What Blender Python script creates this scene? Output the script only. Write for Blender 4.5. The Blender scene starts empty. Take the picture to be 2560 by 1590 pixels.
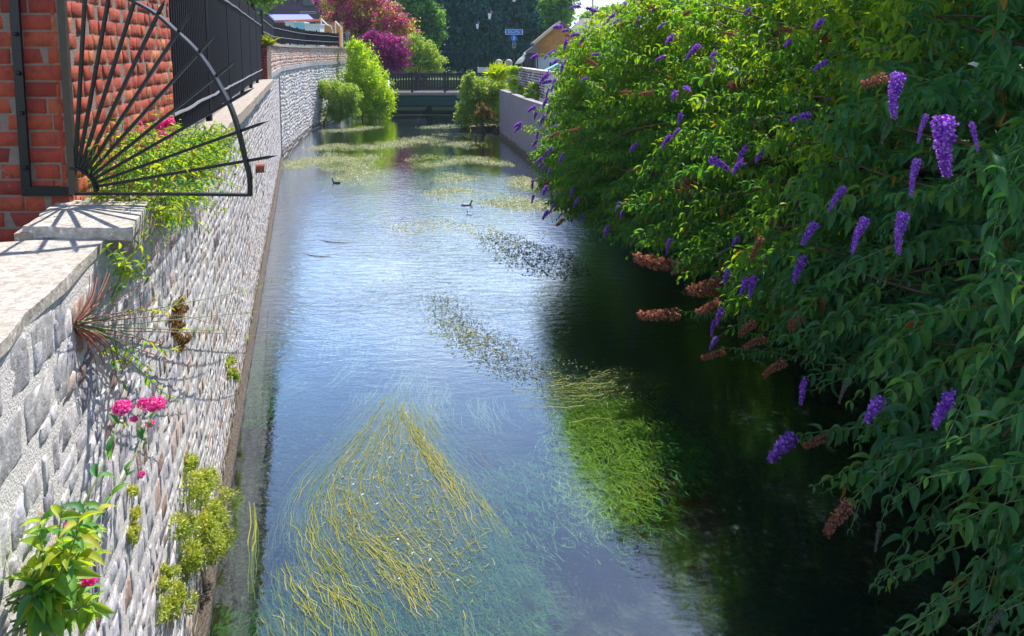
import bpy, math, random
import numpy as np
from mathutils import Vector, Matrix
random.seed(7)
rng = np.random.default_rng(11)
PI = math.pi
sc = bpy.context.scene
col = sc.collection

# ------------------------------------------------------------------ camera
H = 3.9
FPX, CX, CY = 1840.0, 1280.0, 333.0
TILT = math.atan((CY - 128) / FPX)
cam_d = bpy.data.cameras.new('camera')
cam = bpy.data.objects.new('camera', cam_d)
col.objects.link(cam)
cam.location = (0, 0, H)
cam.rotation_euler = (PI / 2 - TILT, 0, 0)
cam_d.sensor_width = 36.0
cam_d.lens = 36.0 * FPX / 2560.0
cam_d.shift_y = -(795 - CY) / 2560.0
cam_d.clip_start = 0.05
cam_d.clip_end = 2000
sc.camera = cam
# ------------------------------------------------------------------ light
SUN_EL, SUN_AZ = math.radians(55), math.radians(19)
w = bpy.data.worlds.new('World')
sc.world = w
w.use_nodes = True
nt = w.node_tree
nt.nodes.clear()
sky = nt.nodes.new('ShaderNodeTexSky')
sky.sky_type = 'NISHITA'
sky.sun_disc = False
sky.sun_elevation = SUN_EL
sky.sun_rotation = SUN_AZ
sky.air_density = 1.0
sky.dust_density = 0.5
sky.ozone_density = 4.0
bg = nt.nodes.new('ShaderNodeBackground')
bg.inputs[1].default_value = 0.15
wo = nt.nodes.new('ShaderNodeOutputWorld')
tc = nt.nodes.new('ShaderNodeTexCoord')
mp = nt.nodes.new('ShaderNodeMapping'); mp.inputs['Scale'].default_value = (1, 1, 2.6); nt.links.new(tc.outputs['Generated'], mp.inputs[0])
cn_ = nt.nodes.new('ShaderNodeTexNoise'); cn_.inputs['Scale'].default_value = 2.3; cn_.inputs['Detail'].default_value = 7; cn_.inputs['Roughness'].default_value = .55; nt.links.new(mp.outputs[0], cn_.inputs['Vector'])
sz = nt.nodes.new('ShaderNodeSeparateXYZ'); nt.links.new(tc.outputs['Generated'], sz.inputs[0])
def wm(op, a, b):
    q = nt.nodes.new('ShaderNodeMath'); q.operation = op; q.use_clamp = op == 'MULTIPLY'
    for i, x in enumerate((a, b)):
        if isinstance(x, (int, float)): q.inputs[i].default_value = x
        else: nt.links.new(x, q.inputs[i])
    return q.outputs[0]
# more cloud towards the horizon
cv = wm('ADD', cn_.outputs[0], wm('SUBTRACT', 0.245, wm('MULTIPLY', sz.outputs[2], 0.62)))
cr = nt.nodes.new('ShaderNodeMapRange'); cr.inputs[1].default_value = 0.50; cr.inputs[2].default_value = 0.66; nt.links.new(cv, cr.inputs[0])
cm = nt.nodes.new('ShaderNodeMix'); cm.data_type = 'RGBA'; cm.inputs[7].default_value = (6.0, 6.7, 7.6, 1)
nt.links.new(wm('MULTIPLY', cr.outputs[0], 0.85), cm.inputs['Factor']); nt.links.new(sky.outputs[0], cm.inputs[6])
nt.links.new(cm.outputs[2], bg.inputs[0])
nt.links.new(bg.outputs[0], wo.inputs[0])
sd = bpy.data.lights.new('sun', 'SUN')
sd.energy = 5.0
sd.angle = math.radians(0.5)
sd.color = (1.0, 0.95, 0.87)
sun = bpy.data.objects.new('sun', sd)
col.objects.link(sun)
SV = Vector((math.sin(SUN_AZ) * math.cos(SUN_EL), math.cos(SUN_AZ) * math.cos(SUN_EL), math.sin(SUN_EL)))
sun.rotation_euler = SV.to_track_quat('Z', 'Y').to_euler()
sc.view_settings.view_transform = 'Standard'
sc.view_settings.look = 'None'
sc.view_settings.gamma = 1.0
sc.view_settings.exposure = 0.68
sc.cycles.max_bounces = 7
sc.cycles.transparent_max_bounces = 12
sc.cycles.diffuse_bounces = 3
sc.cycles.glossy_bounces = 3
sc.cycles.transmission_bounces = 3
sc.cycles.sample_clamp_indirect = 4.0
sc.cycles.caustics_reflective = False
sc.cycles.caustics_refractive = False

# ------------------------------------------------------------------ measuring helpers (photo pixel -> point of the place)
_c, _s = math.cos(TILT), math.sin(TILT)
def ray(u, v):
    x = (u - CX) / FPX; y = -(v - CY) / FPX
    return np.array((x, y * _s + _c, y * _c - _s))
def on_z(u, v, z=0.0):
    a = ray(u, v); k = (z - H) / a[2]
    return np.array((a[0] * k, a[1] * k, z))
def at_y(u, v, Y):
    a = ray(u, v); k = Y / a[1]
    return np.array((a[0] * k, Y, H + a[2] * k))
def wall_x(Y):                       # face line of the near left river wall
    return -0.826 - 0.2855 * Y
def on_wall(u, v):                   # pixel -> point on the near left wall face
    a = ray(u, v)
    k = -0.826 / (a[0] + 0.2855 * a[1])
    return np.array((a[0] * k, a[1] * k, H + a[2] * k))
WN = np.array((0.9616, 0.2745, 0.0))  # outward normal of that wall
WT = np.array((-0.2745, 0.9616, 0.0)) # along it

# ------------------------------------------------------------------ scene helpers
def tag(o, label=None, cat=None, group=None, kind=None):
    if label: o['label'] = label
    if cat: o['category'] = cat
    if group: o['group'] = group
    if kind: o['kind'] = kind
    return o
def thing(name, label, cat, loc=(0, 0, 0), group=None):
    o = bpy.data.objects.new(name, None)
    o.empty_display_size = 0.2
    col.objects.link(o)
    o.location = Vector([float(a) for a in loc])
    return tag(o, label, cat, group)
def link(name, me, mat, parent=None):
    o = bpy.data.objects.new(name, me)
    if mat is not None and not me.materials: me.materials.append(mat)
    col.objects.link(o)
    if parent is not None:
        o.parent = parent
        o.matrix_parent_inverse = Matrix.Identity(4)
        o.location = -parent.location      # geometry is in world coordinates
    return o
def copy_tree(o, parent=None):
    c = o.copy(); col.objects.link(c)
    if parent is not None: c.parent = parent
    for ch in list(o.children): copy_tree(ch, c)
    return c

class MB:
    """collects polygons of one mesh"""
    def __init__(s): s.v = []; s.f = []; s.r = []; s.n = 0
    def add(s, v, f, rnd=None):
        v = np.asarray(v, float)
        s.v.append(v)
        for q in f: s.f.append([i + s.n for i in q])
        s.r.append(np.full(len(v), random.random() if rnd is None else rnd))
        s.n += len(v)
    def box(s, c, size, rot=None, rnd=None, taper=1.0):
        x, y, z = [a / 2 for a in size]
        t = taper
        v = np.array([(-x, -y, -z), (x, -y, -z), (x, y, -z), (-x, y, -z), (-x * t, -y * t, z), (x * t, -y * t, z), (x * t, y * t, z), (-x * t, y * t, z)])
        if rot is not None: v = v @ np.array(rot).T
        s.add(v + np.array(c, float), [(0, 3, 2, 1), (4, 5, 6, 7), (0, 1, 5, 4), (1, 2, 6, 5), (2, 3, 7, 6), (3, 0, 4, 7)], rnd)
    def bar(s, p, q, wdt, th=None, up=(0, 0, 1), rnd=None, tip=None):
        p = np.array(p, float); q = np.array(q, float)
        d = q - p; L = np.linalg.norm(d); d /= L
        a = np.cross(d, up); na = np.linalg.norm(a)
        if na < 1e-6: a = np.cross(d, (0, 1, 0)); na = np.linalg.norm(a)
        a /= na; b = np.cross(a, d)
        th = th or wdt
        cs = [(-1, -1), (1, -1), (1, 1), (-1, 1)]
        v = [p + a * i * wdt / 2 + b * j * th / 2 for i, j in cs] + [q + a * i * wdt / 2 + b * j * th / 2 for i, j in cs]
        f = [(0, 3, 2, 1), (0, 1, 5, 4), (1, 2, 6, 5), (2, 3, 7, 6), (3, 0, 4, 7)]
        if tip:
            v.append(q + d * tip)
            f += [(4, 5, 8), (5, 6, 8), (6, 7, 8), (7, 4, 8)]
        else: f.append((4, 5, 6, 7))
        s.add(v, f, rnd)
    def tube(s, pts, rad, n=5, rnd=None, cap=True):
        pts = [np.array(p, float) for p in pts]
        if not hasattr(rad, '__len__'): rad = [rad] * len(pts)
        V = []; F = []
        ref = np.array((0.13, 0.31, 0.94))
        for i, p in enumerate(pts):
            d = pts[min(i + 1, len(pts) - 1)] - pts[max(i - 1, 0)]
            d = d / (np.linalg.norm(d) + 1e-9)
            a = np.cross(d, ref)
            if np.linalg.norm(a) < 0.1: a = np.cross(d, (1, 0, 0))
            a /= np.linalg.norm(a); b = np.cross(d, a)
            for k in range(n):
                t = 2 * PI * k / n
                V.append(p + rad[i] * (a * math.cos(t) + b * math.sin(t)))
        for i in range(len(pts) - 1):
            for k in range(n):
                F.append((i * n + k, i * n + (k + 1) % n, (i + 1) * n + (k + 1) % n, (i + 1) * n + k))
        if cap:
            F.append(tuple(range(n))[::-1]); F.append(tuple(range((len(pts) - 1) * n, len(pts) * n)))
        s.add(V, F, rnd)
    def lathe(s, c, prof, n=12, rnd=None, sq=False):
        V = []; F = []
        for (r, z) in prof:
            for k in range(n):
                t = 2 * PI * (k + (0.5 if sq else 0)) / n
                V.append((c[0] + r * math.cos(t), c[1] + r * math.sin(t), c[2] + z))
        for i in range(len(prof) - 1):
            for k in range(n): F.append((i * n + k, i * n + (k + 1) % n, (i + 1) * n + (k + 1) % n, (i + 1) * n + k))
        F.append(tuple(range(n))[::-1]); F.append(tuple(range((len(prof) - 1) * n, len(prof) * n)))
        s.add(V, F, rnd)
    def build(s, name, mat, parent=None, smooth=False):
        me = bpy.data.meshes.new(name)
        me.from_pydata(np.concatenate(s.v).tolist(), [], s.f)
        a = me.attributes.new('rnd', 'FLOAT', 'POINT')
        a.data.foreach_set('value', np.concatenate(s.r).astype(np.float32))
        if smooth: me.polygons.foreach_set('use_smooth', [True] * len(me.polygons))
        me.update()
        return link(name, me, mat, parent)

def fast_mesh(name, V, F, R, smooth=False):
    """V (n,3), F (m,k) same-sized polygons, R (n,)"""
    me = bpy.data.meshes.new(name)
    m, k = F.shape
    me.vertices.add(len(V)); me.vertices.foreach_set('co', V.astype(np.float32).ravel())
    me.loops.add(m * k); me.loops.foreach_set('vertex_index', F.astype(np.int32).ravel())
    me.polygons.add(m)
    me.polygons.foreach_set('loop_start', (np.arange(m) * k).astype(np.int32))
    me.polygons.foreach_set('loop_total', np.full(m, k, np.int32))
    if smooth: me.polygons.foreach_set('use_smooth', np.ones(m, bool))
    a = me.attributes.new('rnd', 'FLOAT', 'POINT'); a.data.foreach_set('value', R.astype(np.float32))
    me.update(calc_edges=True)
    return me
def norm(a): return a / (np.linalg.norm(a, axis=-1, keepdims=True) + 1e-9)

# leaf template: axis +x, width y, normal z; arches down and folds up in a V
def leaf_tpl(rows=5, fold=0.25, arch=0.35, wid=1.0):
    if rows == 2:
        v = np.array([(0, 0, 0), (0.45, -0.5, 0.05), (1, 0, -0.12), (0.45, 0.5, 0.05)])
        return v, np.array([(0, 1, 2), (0, 2, 3)])
    t = np.linspace(0, 1, rows)
    wd = 0.5 * np.sin(PI * t ** 0.8) ** 0.85
    wd[0] = 0.03; wd[-1] = 0.015
    V = []
    for a, b in zip(t, wd):
        zz = -arch * a * a
        V += [(a * (1 - 0.25 * arch * a), -b, zz + fold * b), (a * (1 - 0.25 * arch * a), 0, zz), (a * (1 - 0.25 * arch * a), b, zz + fold * b)]
    F = []
    for i in range(rows - 1):
        for j in range(2):
            p = i * 3 + j
            F += [(p, p + 3, p + 4), (p, p + 4, p + 1)]
    return np.array(V), np.array(F)
TPL = {'fine': leaf_tpl(6, 0.35, 0.5), 'mid': leaf_tpl(4, 0.3, 0.4), 'low': leaf_tpl(2)}

def leaf_arrays(P, A, N, L, W, R, tpl='mid'):
    tv, tf = TPL[tpl]
    P = np.asarray(P, float); A = norm(np.asarray(A, float)); N = np.asarray(N, float)
    B = norm(np.cross(N, A)); N = np.cross(A, B)
    L = np.broadcast_to(np.asarray(L, float), (len(P),)); W = np.broadcast_to(np.asarray(W, float), (len(P),))
    V = (P[:, None, :] + tv[None, :, 0, None] * (A * L[:, None])[:, None, :] + tv[None, :, 1, None] * (B * W[:, None])[:, None, :]
         + tv[None, :, 2, None] * (N * L[:, None])[:, None, :])
    n = len(tv)
    F = tf[None] + (np.arange(len(P)) * n)[:, None, None]
    return V.reshape(-1, 3), F.reshape(-1, 3), np.repeat(R, n)
class Leaves:
    def __init__(s): s.d = {}
    def add(s, P, A, N, L, W, R, tpl='mid'):
        s.d.setdefault(tpl, []).append((np.atleast_2d(P), np.atleast_2d(A), np.atleast_2d(N), np.atleast_1d(L), np.atleast_1d(W), np.atleast_1d(R)))
    def build(s, name, mat, parent=None):
        VV = []; FF = []; RR = []; o = 0
        for k, lst in s.d.items():
            a = [np.concatenate([np.broadcast_to(q[i], (len(q[0]),) + q[i].shape[1:]) for q in lst]) for i in range(6)]
            V, F, R = leaf_arrays(*a, tpl=k)
            VV.append(V); FF.append(F + o); RR.append(R); o += len(V)
        me = fast_mesh(name, np.concatenate(VV), np.concatenate(FF), np.concatenate(RR), smooth=True)
        return link(name, me, mat, parent)

# ------------------------------------------------------------------ materials
def new_mat(name):
    m = bpy.data.materials.new(name); m.use_nodes = True
    n = m.node_tree; n.nodes.clear()
    out = n.nodes.new('ShaderNodeOutputMaterial')
    return m, n, out
def ramp(n, stops, inp):
    r = n.nodes.new('ShaderNodeValToRGB')
    e = r.color_ramp.elements
    while len(e) > 1: e.remove(e[-1])
    e[0].position = stops[0][0]; e[0].color = (*stops[0][1], 1)
    for p, c in stops[1:]:
        q = e.new(p); q.color = (*c, 1)
    n.links.new(inp, r.inputs[0])
    return r.outputs[0]
def noise(n, scale, detail=4, rough=0.6, vec=None, dist=0.0):
    t = n.nodes.new('ShaderNodeTexNoise')
    t.inputs['Scale'].default_value = scale; t.inputs['Detail'].default_value = detail
    t.inputs['Roughness'].default_value = rough; t.inputs['Distortion'].default_value = dist
    if vec is not None: n.links.new(vec, t.inputs['Vector'])
    return t.outputs['Fac']
def coords(n, scale=None):
    t = n.nodes.new('ShaderNodeNewGeometry').outputs['Position']
    if scale:
        mp = n.nodes.new('ShaderNodeMapping'); mp.inputs['Scale'].default_value = scale
        n.links.new(t, mp.inputs[0]); return mp.outputs[0]
    return t
def attr(n):
    a = n.nodes.new('ShaderNodeAttribute'); a.attribute_name = 'rnd'
    return a.outputs['Fac']
def math_(n, op, a, b=None, clamp=False):
    m = n.nodes.new('ShaderNodeMath'); m.operation = op; m.use_clamp = clamp
    for i, x in enumerate((a, b)):
        if x is None: continue
        if isinstance(x, (int, float)): m.inputs[i].default_value = x
        else: n.links.new(x, m.inputs[i])
    return m.outputs[0]
def mix(n, fac, a, b, mode='MIX'):
    m = n.nodes.new('ShaderNodeMix'); m.data_type = 'RGBA'; m.blend_type = mode
    for sock, x in ((m.inputs['Factor'], fac), (m.inputs[6], a), (m.inputs[7], b)):
        if isinstance(x, (int, float)): sock.default_value = x
        elif isinstance(x, tuple): sock.default_value = (*x, 1)
        else: n.links.new(x, sock)
    return m.outputs[2]
def bump(n, h, strength=0.5, dist=0.01, nrm=None):
    b = n.nodes.new('ShaderNodeBump'); b.inputs['Strength'].default_value = strength; b.inputs['Distance'].default_value = dist
    n.links.new(h, b.inputs['Height'])
    if nrm is not None: n.links.new(nrm, b.inputs['Normal'])
    return b.outputs[0]
def principled(n, out, color, rough=0.8, nrm=None, metal=0.0, spec=0.5):
    p = n.nodes.new('ShaderNodeBsdfPrincipled')
    if isinstance(color, tuple): p.inputs['Base Color'].default_value = (*color, 1)
    else: n.links.new(color, p.inputs['Base Color'])
    if isinstance(rough, (int, float)): p.inputs['Roughness'].default_value = rough
    else: n.links.new(rough, p.inputs['Roughness'])
    p.inputs['Metallic'].default_value = metal
    p.inputs['Specular IOR Level'].default_value = spec
    if nrm is not None: n.links.new(nrm, p.inputs['Normal'])
    n.links.new(p.outputs[0], out.inputs[0])
    return p
def simple(name, color, rough=0.7, var=0.25, scale=6, bmp=0.3, metal=0.0, spec=0.5, bdist=0.01):
    m, n, out = new_mat(name)
    f = noise(n, scale, 5, 0.65, coords(n))
    c = mix(n, f, tuple(a * (1 - var) for a in color), tuple(min(1, a * (1 + var)) for a in color))
    principled(n, out, c, rough, bump(n, noise(n, scale * 4, 4, 0.6, coords(n)), bmp, bdist), metal, spec)
    return m
def leaf_mat(name, stops, trans=0.45, tcol=(1.25, 1.25, 0.5), rough=0.5, spec=0.35, dark=0.4):
    m, n, out = new_mat(name)
    a = attr(n)
    c = ramp(n, stops, a)
    v = noise(n, 40, 2, 0.5, coords(n))
    c = mix(n, math_(n, 'MULTIPLY', v, dark), c, (0.02, 0.03, 0.01), 'MIX')
    d = n.nodes.new('ShaderNodeBsdfPrincipled'); n.links.new(c, d.inputs['Base Color'])
    d.inputs['Roughness'].default_value = rough; d.inputs['Specular IOR Level'].default_value = spec
    t = n.nodes.new('ShaderNodeBsdfTranslucent')
    n.links.new(mix(n, 1.0, c, tcol, 'MULTIPLY'), t.inputs[0])
    x = n.nodes.new('ShaderNodeMixShader'); x.inputs[0].default_value = trans
    n.links.new(d.outputs[0], x.inputs[1]); n.links.new(t.outputs[0], x.inputs[2])
    n.links.new(x.outputs[0], out.inputs[0])
    return m

M = {}
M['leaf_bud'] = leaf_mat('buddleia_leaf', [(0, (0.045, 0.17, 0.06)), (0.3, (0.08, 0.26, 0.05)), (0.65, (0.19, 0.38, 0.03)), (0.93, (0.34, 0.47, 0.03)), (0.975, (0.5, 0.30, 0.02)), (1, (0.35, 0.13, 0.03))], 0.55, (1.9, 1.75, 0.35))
M['leaf_shaded'] = leaf_mat('buddleia_leaf_shaded', [(0, (0.04, 0.18, 0.07)), (0.6, (0.08, 0.28, 0.09)), (0.93, (0.20, 0.40, 0.06)), (0.98, (0.45, 0.26, 0.02)), (1, (0.3, 0.1, 0.03))], 0.4, (1.4, 1.4, 0.5))  # greener, duller copy of the buddleia leaf for foliage in shade
M['leaf_lime'] = leaf_mat('lime_leaf', [(0, (0.20, 0.36, 0.02)), (0.5, (0.34, 0.50, 0.02)), (1, (0.52, 0.58, 0.04))], 0.55, (2.0, 1.9, 0.25), dark=.15)
M['leaf_mid'] = leaf_mat('mid_leaf', [(0, (0.09, 0.22, 0.07)), (0.5, (0.20, 0.36, 0.08)), (1, (0.45, 0.52, 0.16))], 0.5, (2.0, 1.8, 0.4), dark=.25)
M['leaf_teal'] = leaf_mat('willow_leaf', [(0, (0.07, 0.18, 0.20)), (0.7, (0.10, 0.27, 0.24)), (0.93, (0.18, 0.38, 0.18)), (1, (0.2, 0.34, 0.1))], 0.45, (1.8, 1.8, 0.9))
M['leaf_crown'] = leaf_mat('crown_leaf', [(0, (0.05, 0.16, 0.08)), (0.6, (0.10, 0.27, 0.08)), (1, (0.28, 0.44, 0.09))], 0.5, (2.0, 1.8, 0.4), dark=.25)
M['leaf_red'] = leaf_mat('red_leaf', [(0, (0.30, 0.02, 0.14)), (0.45, (0.50, 0.05, 0.24)), (0.55, (0.40, 0.36, 0.08)), (1, (0.55, 0.55, 0.08))], 0.5, (1.6, 1.2, 1.2), dark=.2)
M['leaf_purple'] = leaf_mat('maple_leaf', [(0, (0.12, 0.01, 0.12)), (0.6, (0.28, 0.02, 0.20)), (1, (0.6, 0.06, 0.3))], 0.45, (1.6, 0.9, 1.2), dark=.2)
M['leaf_val'] = leaf_mat('valerian_leaf', [(0, (0.09, 0.32, 0.12)), (0.45, (0.22, 0.48, 0.06)), (0.93, (0.55, 0.62, 0.05)), (0.98, (0.55, 0.5, 0.05)), (1, (0.45, 0.18, 0.04))], 0.5, (1.6, 1.5, 0.4))
M['leaf_moss'] = leaf_mat('moss_leaf', [(0, (0.16, 0.28, 0.04)), (0.5, (0.42, 0.52, 0.07)), (0.9, (0.68, 0.66, 0.14)), (1, (0.5, 0.22, 0.05))], 0.35, dark=.2)
M['leaf_dry'] = leaf_mat('dry_leaf', [(0, (0.16, 0.06, 0.02)), (0.6, (0.32, 0.17, 0.06)), (1, (0.42, 0.30, 0.08))], 0.3)
M['leaf_pink'] = leaf_mat('pink_petal', [(0, (0.65, 0.03, 0.28)), (0.5, (0.9, 0.10, 0.48)), (1, (0.95, 0.35, 0.68))], 0.45, (1.5, 1.0, 1.3), dark=.05)
M['fl_purple'] = leaf_mat('purple_floret', [(0, (0.22, 0.05, 0.50)), (0.45, (0.40, 0.12, 0.75)), (0.8, (0.60, 0.28, 0.90)), (1, (0.8, 0.55, 0.95))], 0.4, (1.2, 0.9, 1.2), dark=.15)
M['fl_brown'] = leaf_mat('dead_floret', [(0, (0.26, 0.09, 0.06)), (0.6, (0.50, 0.22, 0.14)), (1, (0.66, 0.38, 0.22))], 0.35, (1.2, 1.0, 0.8), dark=.2)
M['fl_bud'] = leaf_mat('bud_floret', [(0, (0.12, 0.16, 0.12)), (0.7, (0.26, 0.28, 0.2)), (1, (0.36, 0.24, 0.42))], 0.3)
M['stem_green'] = simple('stem_green', (0.16, 0.24, 0.07), 0.6)
M['stem_brown'] = simple('stem_brown', (0.13, 0.07, 0.045), 0.85)
M['stem_red'] = simple('stem_red', (0.30, 0.12, 0.08), 0.7)
M['bark'] = simple('bark', (0.09, 0.065, 0.05), 0.9, 0.4, 5, 0.8, bdist=0.03)
M['iron'] = simple('black_iron', (0.010, 0.010, 0.014), 0.34, 0.3, 20, 0.35, spec=0.4, bdist=0.003)
M['iron_brown'] = simple('weathered_iron', (0.07, 0.05, 0.035), 0.6, 0.4, 12, 0.5, bdist=0.004)
M['fence'] = simple('painted_fence', (0.008, 0.008, 0.017), 0.6, 0.3, 9, 0.3, spec=0.2, bdist=0.004)
M['rail_grey'] = simple('rail_highlight_grey', (0.18, 0.18, 0.22), 0.5, 0.3, 9, 0.3)  # pale grey puts a highlight on the black railing; also the grey end post
M['bridge_beam'] = simple('green_beam', (0.006, 0.05, 0.05), 0.55, 0.25, 3, 0.3)
M['bridge_dark'] = simple('dark_timber', (0.010, 0.010, 0.016), 0.6, 0.3, 6, 0.4)
M['deck'] = simple('deck_edge', (0.30, 0.25, 0.27), 0.8, 0.25, 3, 0.4)
M['white'] = simple('white_paint', (0.72, 0.74, 0.78), 0.5, 0.1, 5, 0.15)
M['render_white'] = simple('white_render', (0.62, 0.66, 0.72), 0.85, 0.12, 2, 0.3)
M['tile_orange'] = simple('orange_tiles', (0.55, 0.25, 0.07), 0.8, 0.45, 5, 0.8, bdist=0.04)
M['tile_grey'] = simple('grey_tiles', (0.20, 0.17, 0.20), 0.8, 0.3, 6, 0.8, bdist=0.04)
M['cream'] = simple('cream_board', (0.62, 0.50, 0.34), 0.7, 0.1, 4, 0.2)
M['blue_roof'] = simple('blue_roof', (0.17, 0.19, 0.66), 0.6, 0.1, 2, 0.1)
M['orange_trim'] = simple('orange_trim', (0.62, 0.16, 0.07), 0.6, 0.2, 3, 0.2)
M['cyan'] = simple('pale_cyan', (0.30, 0.62, 0.78), 0.5, 0.1, 3, 0.1)
M['glass_dark'] = simple('window_glass', (0.02, 0.03, 0.045), 0.12, 0.2, 2, 0.05)
M['terracotta'] = simple('terracotta', (0.42, 0.15, 0.09), 0.85, 0.3, 14, 0.4)
M['earth'] = simple('earth', (0.10, 0.075, 0.05), 0.95, 0.4, 4, 0.9, bdist=0.05)
M['pave'] = simple('paving', (0.22, 0.21, 0.2), 0.9, 0.25, 1.5, 0.5)
M['grass'] = simple('grass_ground', (0.07, 0.12, 0.03), 0.95, 0.4, 2, 0.9, bdist=0.06)
M['lamp_glass'] = simple('frosted_lamp_glass', (0.72, 0.78, 0.88), 0.35, 0.05, 8, 0.05)
M['sign_blue'] = simple('sign_blue', (0.01, 0.16, 0.62), 0.4, 0.08, 4, 0.05)
M['sign_white'] = simple('sign_white', (0.75, 0.8, 0.9), 0.45, 0.05, 4, 0.05)
M['feather_white'] = simple('white_feather', (0.82, 0.82, 0.84), 0.7, 0.06, 20, 0.3)
M['feather_grey'] = simple('grey_feather', (0.34, 0.37, 0.42), 0.7, 0.1, 20, 0.3)
M['feather_dark'] = simple('dark_feather', (0.018, 0.016, 0.018), 0.6, 0.3, 30, 0.3)
M['feather_brown'] = simple('brown_feather', (0.12, 0.08, 0.06), 0.7, 0.4, 30, 0.4)
M['beak'] = simple('beak', (0.65, 0.32, 0.05), 0.5, 0.1, 20, 0.1)

def mk_stone(name, stops, stain=True, blotch=(0.62, 0.6, 0.56)):
    m, n, out = new_mat(name)
    c = ramp(n, stops, attr(n))
    P = coords(n)
    big = noise(n, 1.3, 5, 0.65, P)
    c = mix(n, math_(n, 'MULTIPLY', ramp(n, [(0.45, (0, 0, 0)), (0.62, (1, 1, 1))], big), 0.35), c, blotch)
    fine = noise(n, 28, 6, 0.7, P)
    c = mix(n, ramp(n, [(0.35, (0.65, 0.65, 0.65)), (0.6, (0, 0, 0))], fine), c, (0.16, 0.12, 0.10))
    pale = noise(n, 45, 4, 0.7, P)
    c = mix(n, ramp(n, [(0.55, (0, 0, 0)), (0.66, (0.8, 0.8, 0.8))], pale), c, (0.74, 0.71, 0.68))
    if stain:
        sx = n.nodes.new('ShaderNodeSeparateXYZ'); n.links.new(P, sx.inputs[0])
        zz = math_(n, 'ADD', sx.outputs[2], math_(n, 'MULTIPLY', noise(n, 3, 4, 0.6, P), -0.35))
        c = mix(n, ramp(n, [(0.0, (1, 1, 1)), (0.12, (0, 0, 0))], zz), c, (0.11, 0.075, 0.035))
    h = math_(n, 'ADD', math_(n, 'MULTIPLY', fine, 0.7), math_(n, 'MULTIPLY', noise(n, 90, 4, 0.6, P), 0.3))
    principled(n, out, c, 0.75, bump(n, h, 0.7, 0.008), 0, 0.4)
    return m
M['flint'] = mk_stone('flint_stones', [(0, (0.14, 0.14, 0.20)), (0.2, (0.40, 0.40, 0.50)), (0.5, (0.62, 0.61, 0.70)), (0.82, (0.76, 0.72, 0.72)), (0.93, (0.42, 0.24, 0.17)), (1, (0.12, 0.06, 0.05))])
M['flint_far'] = mk_stone('grey_flint', [(0, (0.34, 0.35, 0.42)), (0.5, (0.56, 0.57, 0.64)), (0.9, (0.7, 0.68, 0.66)), (1, (0.34, 0.2, 0.16))])
M['flint_pink'] = mk_stone('pink_flint', [(0, (0.44, 0.20, 0.14)), (0.4, (0.66, 0.34, 0.25)), (0.8, (0.72, 0.54, 0.46)), (1, (0.4, 0.34, 0.33))], False)
M['quoin'] = mk_stone('grey_blocks', [(0, (0.30, 0.31, 0.35)), (0.5, (0.40, 0.40, 0.43)), (1, (0.52, 0.49, 0.45))], False)
M['coping'] = mk_stone('coping_stone', [(0, (0.42, 0.38, 0.33)), (1, (0.50, 0.46, 0.40))], False, (0.56, 0.53, 0.49))
M['coping_dark'] = mk_stone('old_coping', [(0, (0.34, 0.27, 0.2)), (1, (0.44, 0.36, 0.28))], False, (0.36, 0.35, 0.36))
M['concrete'] = mk_stone('stained_concrete', [(0, (0.15, 0.14, 0.18)), (1, (0.24, 0.22, 0.27))], True, (0.34, 0.32, 0.38))
M['footing'] = simple('wet_footing', (0.05, 0.032, 0.016), 0.5, 0.5, 9, 0.9, bdist=0.02)
M['mortar'] = simple('pale_mortar', (0.66, 0.62, 0.60), 0.95, 0.25, 25, 0.8, bdist=0.008)
M['mortar_dark'] = simple('brick_mortar', (0.27, 0.21, 0.18), 0.95, 0.3, 30, 0.9, bdist=0.01)
def mk_brick(name, stops):
    m, n, out = new_mat(name)
    P = coords(n)
    c = ramp(n, stops, attr(n))
    f = noise(n, 20, 6, 0.7, P)
    c = mix(n, ramp(n, [(0.3, (0.7, 0.7, 0.7)), (0.52, (0, 0, 0))], f), c, (0.10, 0.035, 0.03))
    c = mix(n, ramp(n, [(0.62, (0, 0, 0)), (0.75, (0.7, 0.7, 0.7))], noise(n, 9, 6, 0.7, P)), c, (0.5, 0.4, 0.38))
    principled(n, out, c, 0.85, bump(n, noise(n, 60, 5, 0.65, P), 0.7, 0.006), 0, 0.3)
    return m
M['brick'] = mk_brick('old_red_brick', [(0, (0.20, 0.03, 0.025)), (0.4, (0.42, 0.065, 0.04)), (0.8, (0.46, 0.09, 0.045)), (1, (0.56, 0.20, 0.085))])
M['brick_purple'] = simple('dusky_brick', (0.11, 0.07, 0.11), 0.9, 0.3, 2, 0.4)

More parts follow.
